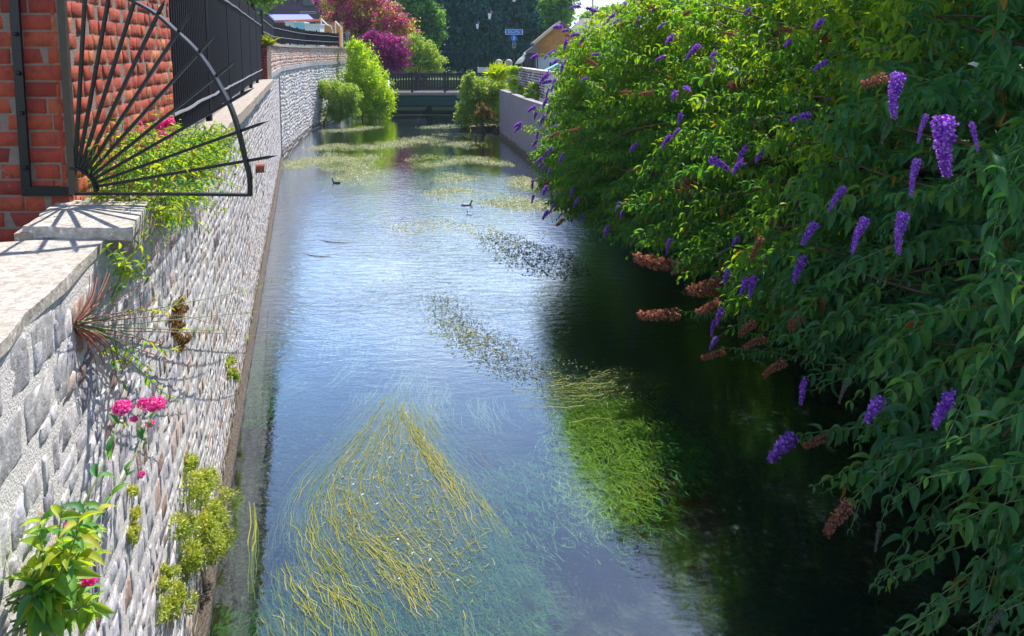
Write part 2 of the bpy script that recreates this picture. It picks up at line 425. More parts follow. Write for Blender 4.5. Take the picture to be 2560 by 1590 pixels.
def water_mat():
    m, n, out = new_mat('river_water')
    P = coords(n)
    big = noise(n, 0.35, 3, 0.5, P)
    amp = ramp(n, [(0.35, (0.55, 0.55, 0.55)), (0.65, (1, 1, 1))], big)
    sx = n.nodes.new('ShaderNodeSeparateXYZ'); n.links.new(P, sx.inputs[0])
    far = ramp(n, [(0.30, (0.10, 0.10, 0.10)), (0.42, (1, 1, 1)), (0.75, (1, 1, 1)), (1.0, (0.35, 0.35, 0.35))], math_(n, 'MULTIPLY', sx.outputs[1], 1 / 26.0, True))
    amp = math_(n, 'MULTIPLY', amp, far)
    r1 = noise(n, 1.0, 4, 0.6, coords(n, (3.0, 7.0, 1)), 0.6)
    r2 = noise(n, 1.0, 3, 0.6, coords(n, (11.0, 22.0, 1)), 0.4)
    h = math_(n, 'ADD', math_(n, 'MULTIPLY', r1, 1.0), math_(n, 'MULTIPLY', r2, 0.35))
    h = math_(n, 'MULTIPLY', h, math_(n, 'ADD', amp, 0.06))
    nb = bump(n, h, 1.0, 0.016)
    fr = n.nodes.new('ShaderNodeFresnel'); fr.inputs['IOR'].default_value = 1.48
    n.links.new(nb, fr.inputs['Normal'])
    g = n.nodes.new('ShaderNodeBsdfGlossy'); g.inputs['Roughness'].default_value = 0.015
    g.inputs[0].default_value = (0.88, 0.94, 1.0, 1)
    n.links.new(nb, g.inputs['Normal'])
    t = n.nodes.new('ShaderNodeBsdfTransparent'); t.inputs[0].default_value = (0.62, 0.80, 0.80, 1)
    x = n.nodes.new('ShaderNodeMixShader')
    n.links.new(math_(n, 'MINIMUM', math_(n, 'MULTIPLY', math_(n, 'POWER', fr.outputs[0], 1.32), 7.2), 0.96), x.inputs[0]); n.links.new(t.outputs[0], x.inputs[1]); n.links.new(g.outputs[0], x.inputs[2])
    n.links.new(x.outputs[0], out.inputs[0])
    return m
M['water'] = water_mat()
def bed_mat():
    m, n, out = new_mat('river_bed_gravel')
    P = coords(n)
    vo = n.nodes.new('ShaderNodeTexVoronoi'); vo.inputs['Scale'].default_value = 22
    n.links.new(P, vo.inputs['Vector'])
    sep = n.nodes.new('ShaderNodeSeparateColor'); n.links.new(vo.outputs['Color'], sep.inputs[0])
    c = ramp(n, [(0, (0.02, 0.016, 0.012)), (0.5, (0.05, 0.034, 0.02)), (0.95, (0.09, 0.06, 0.03)), (0.99, (0.14, 0.11, 0.08)), (1, (0.3, 0.27, 0.22))], sep.outputs[0])
    pch = noise(n, 0.8, 4, 0.6, P)
    c = mix(n, ramp(n, [(0.4, (0, 0, 0)), (0.6, (0.8, 0.8, 0.8))], pch), c, (0.05, 0.06, 0.03))
    principled(n, out, c, 0.9, bump(n, vo.outputs['Distance'], 0.9, 0.03))
    return m
M['bed'] = bed_mat()
M['weed_yellow'] = leaf_mat('yellow_weed', [(0, (0.12, 0.17, 0.01)), (0.5, (0.32, 0.34, 0.02)), (0.85, (0.55, 0.48, 0.04)), (1, (0.6, 0.56, 0.4))], 0.3, (1.1, 1.1, 0.5))
M['weed_green'] = leaf_mat('green_weed', [(0, (0.03, 0.16, 0.03)), (0.6, (0.08, 0.32, 0.05)), (1, (0.36, 0.50, 0.05))], 0.3, (1.1, 1.2, 0.5))
M['weed_lime'] = leaf_mat('lit_weed', [(0, (0.18, 0.28, 0.01)), (0.6, (0.50, 0.60, 0.01)), (1, (0.85, 0.85, 0.05))], 0.3, (1.1, 1.2, 0.4))
M['weed_pale'] = leaf_mat('pale_weed', [(0, (0.20, 0.24, 0.04)), (0.35, (0.46, 0.50, 0.16)), (0.7, (0.70, 0.68, 0.46)), (1, (0.85, 0.85, 0.82))], 0.3, (1, 1, 0.8), dark=.2)
M['weed_dark'] = leaf_mat('dark_weed', [(0, (0.015, 0.03, 0.015)), (0.6, (0.05, 0.08, 0.03)), (0.85, (0.2, 0.22, 0.06)), (1, (0.5, 0.5, 0.42))], 0.2)

# ------------------------------------------------------------------ setting: water, bed, ground
LW = [(-6.0, wall_x(-6)), (26.8, wall_x(26.8) + 0.05), (32.5, -9.4), (36.6, -10.0), (46, -10.0), (62, -10.0)]
RW = [(-6.0, 7.6), (10.0, 5.0), (20.0, 2.1), (26.8, 0.81), (33.8, -0.28), (46, -0.35), (62, -0.4)]
def lx(Y): return float(np.interp(Y, [a for a, b in LW], [b for a, b in LW]))
def rx(Y): return float(np.interp(Y, [a for a, b in RW], [b for a, b in RW]))
def sheet(name, poly, z, mat, kind='structure'):
    me = bpy.data.meshes.new(name)
    me.from_pydata([(x, y, z) for x, y in poly], [], [list(range(len(poly)))])
    me.update()
    o = link(name, me, mat); o['kind'] = kind
    return o
chan = [(b - 0.3, a) for a, b in LW] + [(b + 0.3, a) for a, b in RW[::-1]]
sheet('water', chan[::-1], 0.0, M['water'])
ys = np.linspace(-6, 62, 120); us = np.linspace(0, 1, 24)
V = []
for y in ys:
    for u in us:
        x = (lx(y) - 0.3) * (1 - u) + (rx(y) + 0.3) * u
        e = min(u, 1 - u)
        V.append((x, y, -0.42 + 0.05 * math.sin(x * 1.7 + y * 0.6) + 0.04 * math.sin(y * 1.3 - x) + 0.25 * max(0, 0.06 - e) / 0.06 * 0.3))
V = np.array(V)
F = np.array([(i * 24 + j, i * 24 + j + 1, (i + 1) * 24 + j + 1, (i + 1) * 24 + j) for i in range(119) for j in range(23)])
o = link('riverbed', fast_mesh('riverbed', V, F, rng.random(len(V)), True), M['bed']); o['kind'] = 'structure'
# ground: banks on both sides and the land beyond, one sheet with the river cut out
gv = []; gf = []
def gq(*p):
    b = len(gv); gv.extend(p); gf.append(tuple(range(b, b + len(p))))
FAR = 330
LZ = [(-6, 2.6), (19.4, 2.9), (19.9, 3.9), (44, 3.9), (46, 1.5), (62, 1.5)]
RZ = [(-6, 2.3), (26.8, 2.3), (33.8, 2.4), (44, 2.2), (46, 1.5), (62, 1.5)]
yk = sorted(set([a for a, b in LW + LZ]))
for a, b in zip(yk[:-1], yk[1:]):
    za, zb = [np.interp(t, [q[0] for q in LZ], [q[1] for q in LZ]) for t in (a, b)]
    gq((-FAR, a, za), (lx(a) - 0.28, a, za), (lx(b) - 0.28, b, zb), (-FAR, b, zb))
yk = sorted(set([a for a, b in RW + RZ]))
for a, b in zip(yk[:-1], yk[1:]):
    za, zb = [np.interp(t, [q[0] for q in RZ], [q[1] for q in RZ]) for t in (a, b)]
    gq((rx(a) + 0.25, a, za), (FAR, a, za), (FAR, b, zb), (rx(b) + 0.25, b, zb))
gq((-FAR, 62, 1.5), (FAR, 62, 1.5), (FAR, FAR, 1.5), (-FAR, FAR, 1.5))
gq((-10.3, 62, 1.5), (-10.3, 62, -0.6), (0, 62, -0.6), (0, 62, 1.5))
gq((-FAR, -FAR, 2.5), (FAR, -FAR, 2.5), (FAR, -6, 2.3), (-FAR, -6, 2.6))
me = bpy.data.meshes.new('ground'); me.from_pydata([tuple(map(float, p)) for p in gv], [], gf); me.update()
o = link('ground', me, M['grass']); o['kind'] = 'structure'

# ------------------------------------------------------------------ masonry made of single stones
def masonry(name, mat, parent, path, z0, z1, ch, bl, gap=0.012, bulge=0.02, jit=0.35, g=(5, 4), rough=0.005, flat=True, wob=0.0, ucl=None, hjit=0.0, inset=-0.012, nrm_side=1, rcurve=None, holes=None, bev=0.82):
    """path: list of (x,y) of the face line; stones face to the right-hand normal * nrm_side"""
    P = np.array(path, float); seg = np.linalg.norm(np.diff(P, axis=0), axis=1); cum = np.concatenate([[0], np.cumsum(seg)])
    T = cum[-1]
    rows = int(round((z1 - z0) / ch)); ch = (z1 - z0) / rows
    hs = np.array([random.uniform(.55, 1.5) if hjit > .15 else 1.0 for _ in range(rows)]); hs = hs / hs.sum() * (z1 - z0); zs = z0 + np.cumsum(hs) - hs / 2
    cu = []; cz = []; cw = []; hh = []
    for r in range(rows):
        u = -random.random() * bl[0] * 0.6
        while u < T:
            if callable(bl): L = bl(r)
            else: L = random.uniform(*bl)
            a, b = max(u, 0), min(u + L, T)
            if b - a > 0.03:
                cu.append((a + b) / 2); cw.append((b - a) / 2 - gap / 2); cz.append(zs[r] + random.uniform(-hjit, hjit) * hs[r] * .6)
                hh.append(hs[r] / 2 * random.uniform(1 - hjit, 1) - gap / 2)
            u += L
    cu, cz, cw, hh = map(np.array, (cu, cz, cw, hh))
    if holes is not None:
        k = ~holes(cu, cz); cu, cz, cw, hh = cu[k], cz[k], cw[k], hh[k]
    n = len(cu)
    a = np.concatenate([[-1], np.linspace(-bev, bev, g[0] - 2), [1]]); b = np.concatenate([[-1], np.linspace(-bev, bev, g[1] - 2), [1]])
    A, B = np.meshgrid(a, b); A = A.ravel(); B = B.ravel(); m = len(A)
    edge = (np.abs(A) > 0.99) | (np.abs(B) > 0.99)
    prof = (1 - np.abs(A) ** 6 * 0.3) * (1 - np.abs(B) ** 6 * 0.3)
    ja = rng.uniform(-1, 1, (n, m)) * jit * 0.35; jb = rng.uniform(-1, 1, (n, m)) * jit * 0.35
    uu = cu[:, None] + (A + ja * (1 - 0.3 * edge)) * cw[:, None]
    zz = cz[:, None] + (B + jb) * hh[:, None] + wob * np.sin(uu * 1.9 + cz[:, None] * 0.7)
    dd = bulge * prof[None] * rng.uniform(0.5, 1.2, (n, 1)) + rng.normal(0, rough, (n, m)) + 0.006 * (A * rng.uniform(-1, 1, (n, 1)))
    dd = np.where(edge[None], inset * 0.25 + dd * 0.25, dd)
    # outer skirt ring pulled back into the mortar
    uu = np.clip(uu, 0, T)
    px = np.interp(uu, cum, P[:, 0]); py = np.interp(uu, cum, P[:, 1])
    idx = np.clip(np.searchsorted(cum, uu, side='right') - 1, 0, len(seg) - 1)
    D = np.diff(P, axis=0) / seg[:, None]
    nx = D[idx, 1] * nrm_side; ny = -D[idx, 0] * nrm_side
    X = px + nx * dd; Y = py + ny * dd
    V = np.stack([X, Y, zz], -1)
    # skirt
    gi = np.arange(m).reshape(g[1], g[0])
    ring = np.concatenate([gi[0, :], gi[1:, -1], gi[-1, :-1][::-1], gi[1:-1, 0][::-1]])
    S = V[:, ring, :].copy(); S[..., 0] += nx[:, ring] * (-0.03); S[..., 1] += ny[:, ring] * (-0.03)
    VV = np.concatenate([V, S], 1); mm = m + len(ring)
    F = []
    for j in range(g[1] - 1):
        for i in range(g[0] - 1): F.append((gi[j, i], gi[j, i + 1], gi[j + 1, i + 1], gi[j + 1, i]))
    rl = len(ring)
    for i in range(rl):
        F.append((ring[i], m + i, m + (i + 1) % rl, ring[(i + 1) % rl]))
    F = np.array(F)
    FF = (F[None] + (np.arange(n) * mm)[:, None, None]).reshape(-1, 4)
    rv = rng.random(n)
    if rcurve: rv = rcurve(rv, cu, cz)
    return link(name, fast_mesh(name, VV.reshape(-1, 3), FF, np.repeat(rv, mm), not flat), mat, parent)
def slab_path(mb, path, o0, o1, z0, z1, side=1, rnd=None, sub=None):
    """solid strip following path, from offset o0 (inner) to o1 (outer)"""
    P = np.array(path, float)
    if sub:
        seg = np.linalg.norm(np.diff(P, axis=0), axis=1); cum = np.concatenate([[0], np.cumsum(seg)])
        t = np.arange(0, cum[-1], sub); t = np.append(t, cum[-1])
        P = np.stack([np.interp(t, cum, P[:, 0]), np.interp(t, cum, P[:, 1])], 1)
    D = np.gradient(P, axis=0); D = D / np.linalg.norm(D, axis=1)[:, None]
    N = np.stack([D[:, 1], -D[:, 0]], 1) * side
    V = []
    k = len(P)
    jz = rng.uniform(-1, 1, k) * (0.006 if sub else 0); jo = rng.uniform(-1, 1, k) * (0.012 if sub else 0)
    for i in range(k):
        for (o, z) in ((o0, z0), (o1 + jo[i], z0), (o1 + jo[i] * 0.6, z1 + jz[i]), (o0, z1 + jz[i])):
            q = P[i] + N[i] * o; V.append((q[0], q[1], z))
    F = []
    for i in range(k - 1):
        for j in range(4): F.append((i * 4 + j, i * 4 + (j + 1) % 4, (i + 1) * 4 + (j + 1) % 4, (i + 1) * 4 + j))
    F.append((3, 2, 1, 0)); F.append(tuple(range((k - 1) * 4, k * 4)))
    mb.add(V, F, rnd)

# near left river wall
wl = thing('flint_wall', 'long grey flint river wall along the left bank below the railing, sunlit and weathered', 'wall', (wall_x(3), 3, 0))
pA = [(wall_x(-3), -3), (wall_x(26.8), 26.8)]
mb = MB(); slab_path(mb, pA, -0.40, -0.001, -0.5, 3.045); slab_path(mb, [(wall_x(-3), -3), (wall_x(2.95), 2.95)], -0.37, -0.001, 3.04, 3.10); mb.build('mortar_core', M['mortar'], wl)
def r1(rv, cu, cz): return rv
masonry('stone_facing', M['flint'], wl, pA, 0.02, 3.04, 0.105, (0.07, 0.21), 0.011, 0.0018, 0.42, (6, 5), 0.0020, True, 0.02, hjit=0.22,
        holes=lambda u, z: (u < 5.35) & (z > 2.72))
pQ = [(wall_x(-3), -3), (wall_x(2.42), 2.42)]
masonry('block_facing', M['quoin'], wl, pQ, 2.74, 3.10, 0.18, (0.2, 0.27), 0.020, 0.002, 0.22, (7, 6), 0.0018, True, 0.0, hjit=0.08)
mb = MB(); slab_path(mb, [(wall_x(-3), -3), (wall_x(2.97), 2.97)], -0.38, 0.010, 3.10, 3.140, sub=0.17); mb.build('low_coping', M['coping'], wl)
mb = MB(); slab_path(mb, [(wall_x(3.0), 3.0), (wall_x(19.55), 19.55)], -0.34, 0.09, 3.045, 3.17, sub=0.35); mb.build('coping', M['coping_dark'], wl)
mb = MB(); slab_path(mb, [(wall_x(-3), -3), (wall_x(26.7), 26.7)], -0.02, 0.075, -0.5, 0.045, sub=0.12); mb.build('footing', M['footing'], wl)
# capstone: flat sawn slab, two courses proud of the low coping
c4 = [(-1.53, 2.90), (-1.715, 3.42), (-2.17, 3.47), (-1.985, 2.93)]
N_ = 9
V = []; ctr = np.mean(c4, axis=0)
ringp = []
for i in range(4):
    a, b = np.array(c4[i]), np.array(c4[(i + 1) % 4])
    for t in np.linspace(0, 1, N_, endpoint=False): ringp.append(a + (b - a) * t + rng.normal(0, 0.003, 2))
mb = MB()
k = len(ringp)
lv = [(3.142, 0.985), (3.150, 1.0), (3.178, 1.004), (3.192, 0.99)]
V = [(*(ctr + (p - ctr) * s), z + rng.normal(0, 0.0015)) for z, s in lv for p in ringp] + [(*ctr, 3.142), (*ctr, 3.196)]
Fc = [(i * k + j, i * k + (j + 1) % k, (i + 1) * k + (j + 1) % k, (i + 1) * k + j) for i in range(3) for j in range(k)]
Fc += [(4 * k, (j + 1) % k, j) for j in range(k)] + [(4 * k + 1, 3 * k + j, 3 * k + (j + 1) % k) for j in range(k)]
mb.add(V, Fc); mb.build('capstone', M['coping'], wl)

# upper, further left wall with its bend
pB = [(wall_x(19.6) - 0.02, 19.6), (wall_x(26.8) + 0.05, 26.8), (-9.4, 32.5), (-10.0, 36.6), (-10.0, 45.0)]
wu = thing('flint_wall', 'taller far flint wall with pink upper part and grey band beyond the brick quoin', 'wall', (pB[0][0], pB[0][1], 0))
mb = MB(); slab_path(mb, pB, -0.45, -0.01, 3.05, 4.06); slab_path(mb, pB[1:], -0.45, -0.006, -0.5, 3.05); mb.build('mortar_core', M['mortar'], wu)
masonry('upper_facing', M['flint_pink'], wu, pB, 3.34, 4.05, 0.10, (0.08, 0.2), 0.014, 0.008, 0.6, (5, 4), 0.005, True, 0.01, hjit=0.2)
masonry('lower_facing', M['flint_far'], wu, pB[1:], 0.02, 3.16, 0.14, (0.14, 0.3), 0.012, 0.007, 0.7, (5, 4), 0.006, True, 0.03, hjit=0.35)
mb = MB(); slab_path(mb, pB, -0.1, 0.05, 3.172, 3.33, sub=0.4); mb.build('string_course', M['quoin'], wu)
mb = MB(); slab_path(mb, pB, -0.42, 0.07, 4.06, 4.15, sub=0.5); mb.build('coping', M['coping_dark'], wu)
mb = MB(); mb.box((wall_x(19.5) - 0.30, 19.42, 3.61), (0.62, 0.36, 0.9))
mb.build('quoin_core', M['mortar_dark'], wu)
xq = wall_x(19.5)
masonry('brick_quoin', M['brick'], wu, [(xq - 0.60, 19.235), (xq + 0.02, 19.235)], 3.18, 4.05, 0.075, (0.11, 0.22), 0.01, 0.006, 0.1, (3, 3), 0.001, True, rcurve=lambda r, u, z: r * 0.3)

# brick building corner at the left
bp = thing('brick_wall', 'tall red brick wall end at the left with orange sunlit side and worn mortar', 'wall', (-3.5, 3.5, 2))
F0, F1, F2 = (-6.5, 3.42), (-2.085, 3.42), (-2.45, 5.32)
mb = MB()
V = [(F0[0], F0[1] + 0.0015, z) for z in (0, 7)] + [(F1[0] - 0.0015, F1[1] + 0.0015, z) for z in (0, 7)] + [(F2[0] - 0.0015, F2[1], z) for z in (0, 7)] + [(-6.5, F2[1], z) for z in (0, 7)]
mb.add(V, [(0, 2, 3, 1), (2, 4, 5, 3), (4, 6, 7, 5), (6, 0, 1, 7), (1, 3, 5, 7)])
mb.build('mortar_core', M['mortar_dark'], bp)
def bond(T, mode):
    return (0.105, 0.225) if mode else (0.225, 0.2251)
masonry('front_brickwork', M['brick'], bp, [(F1[0] - 2.4, F1[1]), F1], 1.6, 6.85, 0.0775, (0.09, 0.235), 0.008, 0.0035, 0.10, (5, 4), 0.0006, True, bev=.93, inset=-0.016, rcurve=lambda r, u, z: 0.1 + r * 0.75)
masonry('side_brickwork', M['brick'], bp, [F1, F2], 2.9, 6.85, 0.0775, (0.09, 0.225), 0.008, 0.0015, 0.08, (6, 5), 0.0010, True, bev=.94, inset=-0.005, rcurve=lambda r, u, z: 0.35 + r * 0.65)  # side takes the brighter orange end of the ramp, as if sunlit

# ------------------------------------------------------------------ railings
def railing(label, path, zb, zt, zr1, zr2, side=1, bay=2.4, sp=0.11):
    P = np.array(path, float); seg = np.linalg.norm(np.diff(P, axis=0), axis=1); cum = np.concatenate([[0], np.cumsum(seg)])
    def at(u): return np.array((np.interp(u, cum, P[:, 0]), np.interp(u, cum, P[:, 1])))
    T = cum[-1]
    t = thing('railing', label, 'railing', (*P[0], zb), 'black railings along the left wall')
    nb = max(1, int(round(T / bay))); L = T / nb
    for i in range(nb):
        mb = MB()
        for k in range(1, int(L / sp)):
            p = at(i * L + k * L / int(L / sp))
            mb.bar((*p, zb + random.uniform(-.01, .01)), (*p, zt - 0.05 + random.uniform(-.01, .01)), 0.024, 0.024, tip=0.05)
        mb.build('bar_panel', M['fence'], t)
        mb = MB(); p = at(i * L); mb.bar((*p, zb - 0.12), (*p, zt + 0.02), 0.05, 0.05, tip=0.04); mb.build('post', M['fence'], t)
    mb = MB(); p = at(T); mb.bar((*p, zb - 0.12), (*p, zt + 0.02), 0.05, 0.05, tip=0.04); mb.build('post', M['fence'], t)
    for z in (zr1, zr2):
        mb = MB(); us = np.linspace(0, T, int(T / 0.35))
        D = norm(np.diff(P, axis=0)); 
        pts = []
        for u in us:
            q = at(u); i = min(np.searchsorted(cum, u, side='right') - 1, len(D) - 1)
            nn = np.array((D[i, 1], -D[i, 0])) * 0.024
            pts.append((q[0] + nn[0], q[1] + nn[1], z + random.uniform(-.008, .008)))
        mb.tube(pts, 0.014, 5); mb.build('rail', M['rail_grey'], t)
    return t
railing('long tall black railing standing on the coping of the near left wall', [(-2.50, 5.36), (wall_x(19.3) - 0.2, 19.3)], 3.26, 4.82, 3.43, 4.56)
pR = [(a - 0.2, b) for a, b in pB]; pR[0] = (pR[0][0], 19.75); pR[-1] = (-10.2, 43.6)
railing('shorter black railing on top of the far pink flint wall', pR, 4.22, 4.95, 4.42, 4.74)

# ------------------------------------------------------------------ spiked iron fan guard
YF = 3.36
fan = thing('spiked_guard', 'black iron quarter circle fan of sharp spikes fixed over the capstone', 'security spikes', at_y(185, 482, YF))
hub = at_y(185, 476, YF)
ends = [(212, 0), (271, 0), (337, 0), (412, 0), (484, 21), (544, 79), (592, 149), (635, 220), (670, 303), (693, 389)]
for i, (u, v) in enumerate(ends):
    e = at_y(u, v, YF); d = e - hub
    if v == 0: d = d / np.linalg.norm(d) * 0.99
    d0 = d / np.linalg.norm(d)
    mb = MB(); mb.bar(hub + d0 * 0.105, hub + d * 0.955, 0.0135, 0.0135, up=(0, 1, 0), tip=0.05); mb.build('spike', M['iron'], fan)
arcp = [(596 + 29, 487), (624, 440), (613, 397), (600, 340), (580, 275), (555, 225), (520, 165), (480, 115), (440, 78), (395, 38), (338, 5), (270, -25), (200, -38), (160, -40)]
ap = [at_y(u, v, YF - 0.012) for u, v in arcp]
def catmull(p, n=5):
    p = [np.array(q, float) for q in p]; out = []
    for i in range(len(p) - 1):
        a, b, c, d = p[max(i - 1, 0)], p[i], p[i + 1], p[min(i + 2, len(p) - 1)]
        for t in np.linspace(0, 1, n, endpoint=False):
            out.append(0.5 * ((2 * b) + (-a + c) * t + (2 * a - 5 * b + 4 * c - d) * t * t + (-a + 3 * b - 3 * c + d) * t ** 3))
    return out + [p[-1]]
def flatbar(pts, wd, th, ax=(0, 1, 0)):
    """flat iron: wide along ax, thin across the curve"""
    mb = MB(); ax = np.array(ax, float); V = []; F = []
    for i, p in enumerate(pts):
        d = pts[min(i + 1, len(pts) - 1)] - pts[max(i - 1, 0)]; d /= np.linalg.norm(d)
        b = np.cross(ax, d); b /= np.linalg.norm(b)
        for s, t in ((-1, -1), (1, -1), (1, 1), (-1, 1)): V.append(p + ax * s * wd / 2 + b * t * th / 2)
    k = len(pts)
    for i in range(k - 1):
        for j in range(4): F.append((i * 4 + j, i * 4 + (j + 1) % 4, (i + 1) * 4 + (j + 1) % 4, (i + 1) * 4 + j))
    F += [(3, 2, 1, 0), tuple(range(4 * k - 4, 4 * k))]
    mb.add(V, F); return mb
flatbar(catmull(ap), 0.038, 0.012).build('outer_arc', M['iron'], fan)
hp = [hub + 0.105 * np.array((math.sin(t), 0, math.cos(t))) for t in np.linspace(-0.05, 1.62, 14)]
flatbar(hp, 0.03, 0.012).build('hub_arc', M['iron'], fan)
flatbar([at_y(190, 484, YF), at_y(400, 484, YF), at_y(629, 487, YF)], 0.03, 0.012).build('base_bar', M['iron'], fan)
mb = MB(); a, b = at_y(185, 486, YF), at_y(150, -60, YF); mb.bar(a, b, 0.034, 0.022, up=(0, 1, 0)); mb.build('upright', M['iron_brown'], fan)
fr = thing('iron_frame', 'black flat iron strap frame bolted to the red brick beside the spiked fan', 'iron bracket', at_y(120, 482, 3.38))
mb = MB(); mb.bar(at_y(68, 490, 3.385), at_y(32, -60, 3.385), 0.042, 0.014, up=(0, 1, 0)); mb.build('strap', M['iron'], fr)
mb = MB(); mb.bar(at_y(58, 478, 3.380), at_y(180, 478, 3.380), 0.014, 0.045, up=(0, 0, 1)); mb.build('bottom_strap', M['iron'], fr)
for v in (85, 183, 283, 420):
    u = 33 + (v / 480) * 34
    mb = MB(); c = at_y(u, v, 3.372)
    mb.tube([c + np.array((0, 0.004, 0)), c - np.array((0, 0.006, 0)), c - np.array((0, 0.010, 0))], [0.010, 0.009, 0.004], 8); mb.build('bolt', M['iron'], fr)
# terracotta outlet, projecting bits low down
c = on_wall(640, 420); t = thing('drain_pipe', 'short terracotta drain pipe sticking out of the flint wall', 'pipe', c)
mb = MB(); V = []
ax = WN
for d, r in ((-0.1, 0.085), (0.13, 0.085), (0.135, 0.08), (0.132, 0.062), (-0.05, 0.06)):
    for k in range(14):
        a = 2 * PI * k / 14
        V.append(c + ax * d + WT * r * math.cos(a) + np.array((0, 0, 1)) * r * math.sin(a))
mb.add(V, [(i * 14 + k, i * 14 + (k + 1) % 14, (i + 1) * 14 + (k + 1) % 14, (i + 1) * 14 + k) for i in range(4) for k in range(14)])
mb.build('pipe_barrel', M['terracotta'], t, True)

# ------------------------------------------------------------------ plants
UP = np.array((0, 0, 1.0))
def unit(v):
    v = np.array(v, float); return v / (np.linalg.norm(v) + 1e-9)
def rvec(): return unit(rng.normal(0, 1, 3))
def spray(lv, st, p0, d0, length, leaf, pairs, droop=0.35, tpl='mid', lw=0.3, rbias=0.0, hang=0.5, srad=0.004, rr=(0, 1)):
    """a leafy shoot: opposite pairs of leaves along an arching stem; returns its tip and end direction"""
    d = unit(d0); pts = []; side0 = unit(np.cross(d, UP) + 1e-3)
    for i in range(7):
        t = i / 6; pts.append(p0 + d * length * t - UP * droop * length * t * t)
    if st is not None: st.tube(pts, [srad * (1 - 0.6 * i / 6) for i in range(7)], 3, cap=False)
    P = []; A = []; N = []; L = []; R = []
    base = random.uniform(*rr)
    for k in range(pairs):
        t = 0.12 + 0.88 * (k + random.uniform(-.2, .2)) / max(1, pairs - 1)
        t = min(max(t, 0), 1)
        i = min(int(t * 6), 5); f = t * 6 - i
        p = pts[i] * (1 - f) + pts[i + 1] * f; dd = unit(pts[i + 1] - pts[i])
        roll = (k % 2) * 1.2 + random.uniform(-.35, .35)
        s = unit(side0 * math.cos(roll) + np.cross(side0, dd) * math.sin(roll))
        sz = 1.0 - 0.55 * abs(t - 0.4) ** 1.3 - (0.3 if t > 0.9 else 0)
        for sg in (-1, 1):
            a = unit(s * sg + dd * 0.55 - UP * hang * random.uniform(0.5, 1.2) + rng.normal(0, .12, 3))
            n = unit(UP + s * sg * 0.3 + rng.normal(0, .25, 3))
            P.append(p); A.append(a); N.append(n); L.append(leaf * sz * random.uniform(.55, 1.2))
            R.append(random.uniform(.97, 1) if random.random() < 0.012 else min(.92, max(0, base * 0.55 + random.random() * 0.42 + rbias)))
    L = np.array(L)
    lv.add(np.array(P), np.array(A), np.array(N), L, L * lw * rng.uniform(.75, 1.2, len(L)), np.array(R), tpl)
    return pts[-1], unit(pts[-1] - pts[-2])

# flower heads (unit length along +x, drooping a little)
def spike_mesh(name, mat, n=420, rad=0.15, size=0.055, curve=0.12, taper=0.8, fuzzy=0.0, lo=0.0, hi=1.0, second=None):
    t = rng.random(n) ** 0.85
    th = rng.random(n) * 2 * PI
    r = rad * (1 - t * taper) * np.minimum(1, t * 8 + .45) * rng.uniform(0.6, 1.12 + fuzzy, n) * (1 + .12 * np.sin(t * 24 + 3 * th))
    C = np.stack([t, np.zeros(n), -curve * t * t], 1)
    O = np.stack([np.zeros(n), np.cos(th), np.sin(th)], 1)
    P = C + O * r[:, None]
    R = lo + (hi - lo) * rng.random(n)
    lv = Leaves()
    for j in range(3):
        a = norm(O + rng.normal(0, .9, (n, 3)))
        lv.add(P - a * size * 0.3, a, norm(O + rng.normal(0, .5, (n, 3)) + [0.1, 0, 0]), np.full(n, size) * rng.uniform(.7, 1.2, n), np.full(n, size * .7), R, 'low')
    # core
    V, F, Rr = leaf_arrays(*[np.concatenate([q[i] for q in lv.d['low']]) for i in range(6)], tpl='low')
    k = 8; rows = 8; cv = []; cf = []
    for i in range(rows):
        tt = i / (rows - 1); rr_ = rad * 0.5 * (1 - tt * taper) * min(1, tt * 8 + .45)
        for q in range(k): cv.append((tt, rr_ * math.cos(2 * PI * q / k), -curve * tt * tt + rr_ * math.sin(2 * PI * q / k)))
    for i in range(rows - 1):
        for q in range(k):
            a, b, c, d = i * k + q, i * k + (q + 1) % k, (i + 1) * k + (q + 1) % k, (i + 1) * k + q
            cf += [(a, b, c), (a, c, d)]
    V2 = np.concatenate([V, np.array(cv)]); F2 = np.concatenate([F, np.array(cf) + len(V)]); R2 = np.concatenate([Rr, np.full(len(cv), lo)])
    me = fast_mesh(name, V2, F2, R2, True); me.materials.append(mat)
    return me
SP = {
    'fresh': [spike_mesh('flower_spike', M['fl_purple'], 480, 0.16, 0.06, c) for c in (0.1, 0.35)],
    'small': [spike_mesh('flower_spike', M['fl_purple'], 150, 0.20, 0.12, c) for c in (0.2, 0.5)],
    'dead': [spike_mesh('dead_flower_spike', M['fl_brown'], 260, 0.10, 0.07, c, 0.5, 0.8) for c in (0.1, -0.15)],
    'ball': [spike_mesh('dead_flower_spike', M['fl_brown'], 420, 0.30, 0.09, 0.1, 0.4, 1.0)],
    'bud': [spike_mesh('flower_bud', M['fl_bud'], 160, 0.09, 0.06, c, 0.8) for c in (0.3,)],
}
def put_spike(parent, kind, base, tip, fat=1.0, label=None):
    me = random.choice(SP[kind])
    o = bpy.data.objects.new(me.name.split('.')[0], me); col.objects.link(o)
    o.parent = parent
    d = Vector(tip) - Vector(base); L = d.length; d.normalize()
    zc = Vector((0, 0, 1)); y = zc.cross(d)
    if y.length < 0.05: y = Vector((0, 1, 0))
    y.normalize(); z = d.cross(y)
    m = Matrix((d, y, z)).transposed()
    o.rotation_euler = m.to_euler(); o.scale = (L, L * fat, L * fat)
    o.location = Vector(base) - parent.location
    if label: o['label'] = label
    return o

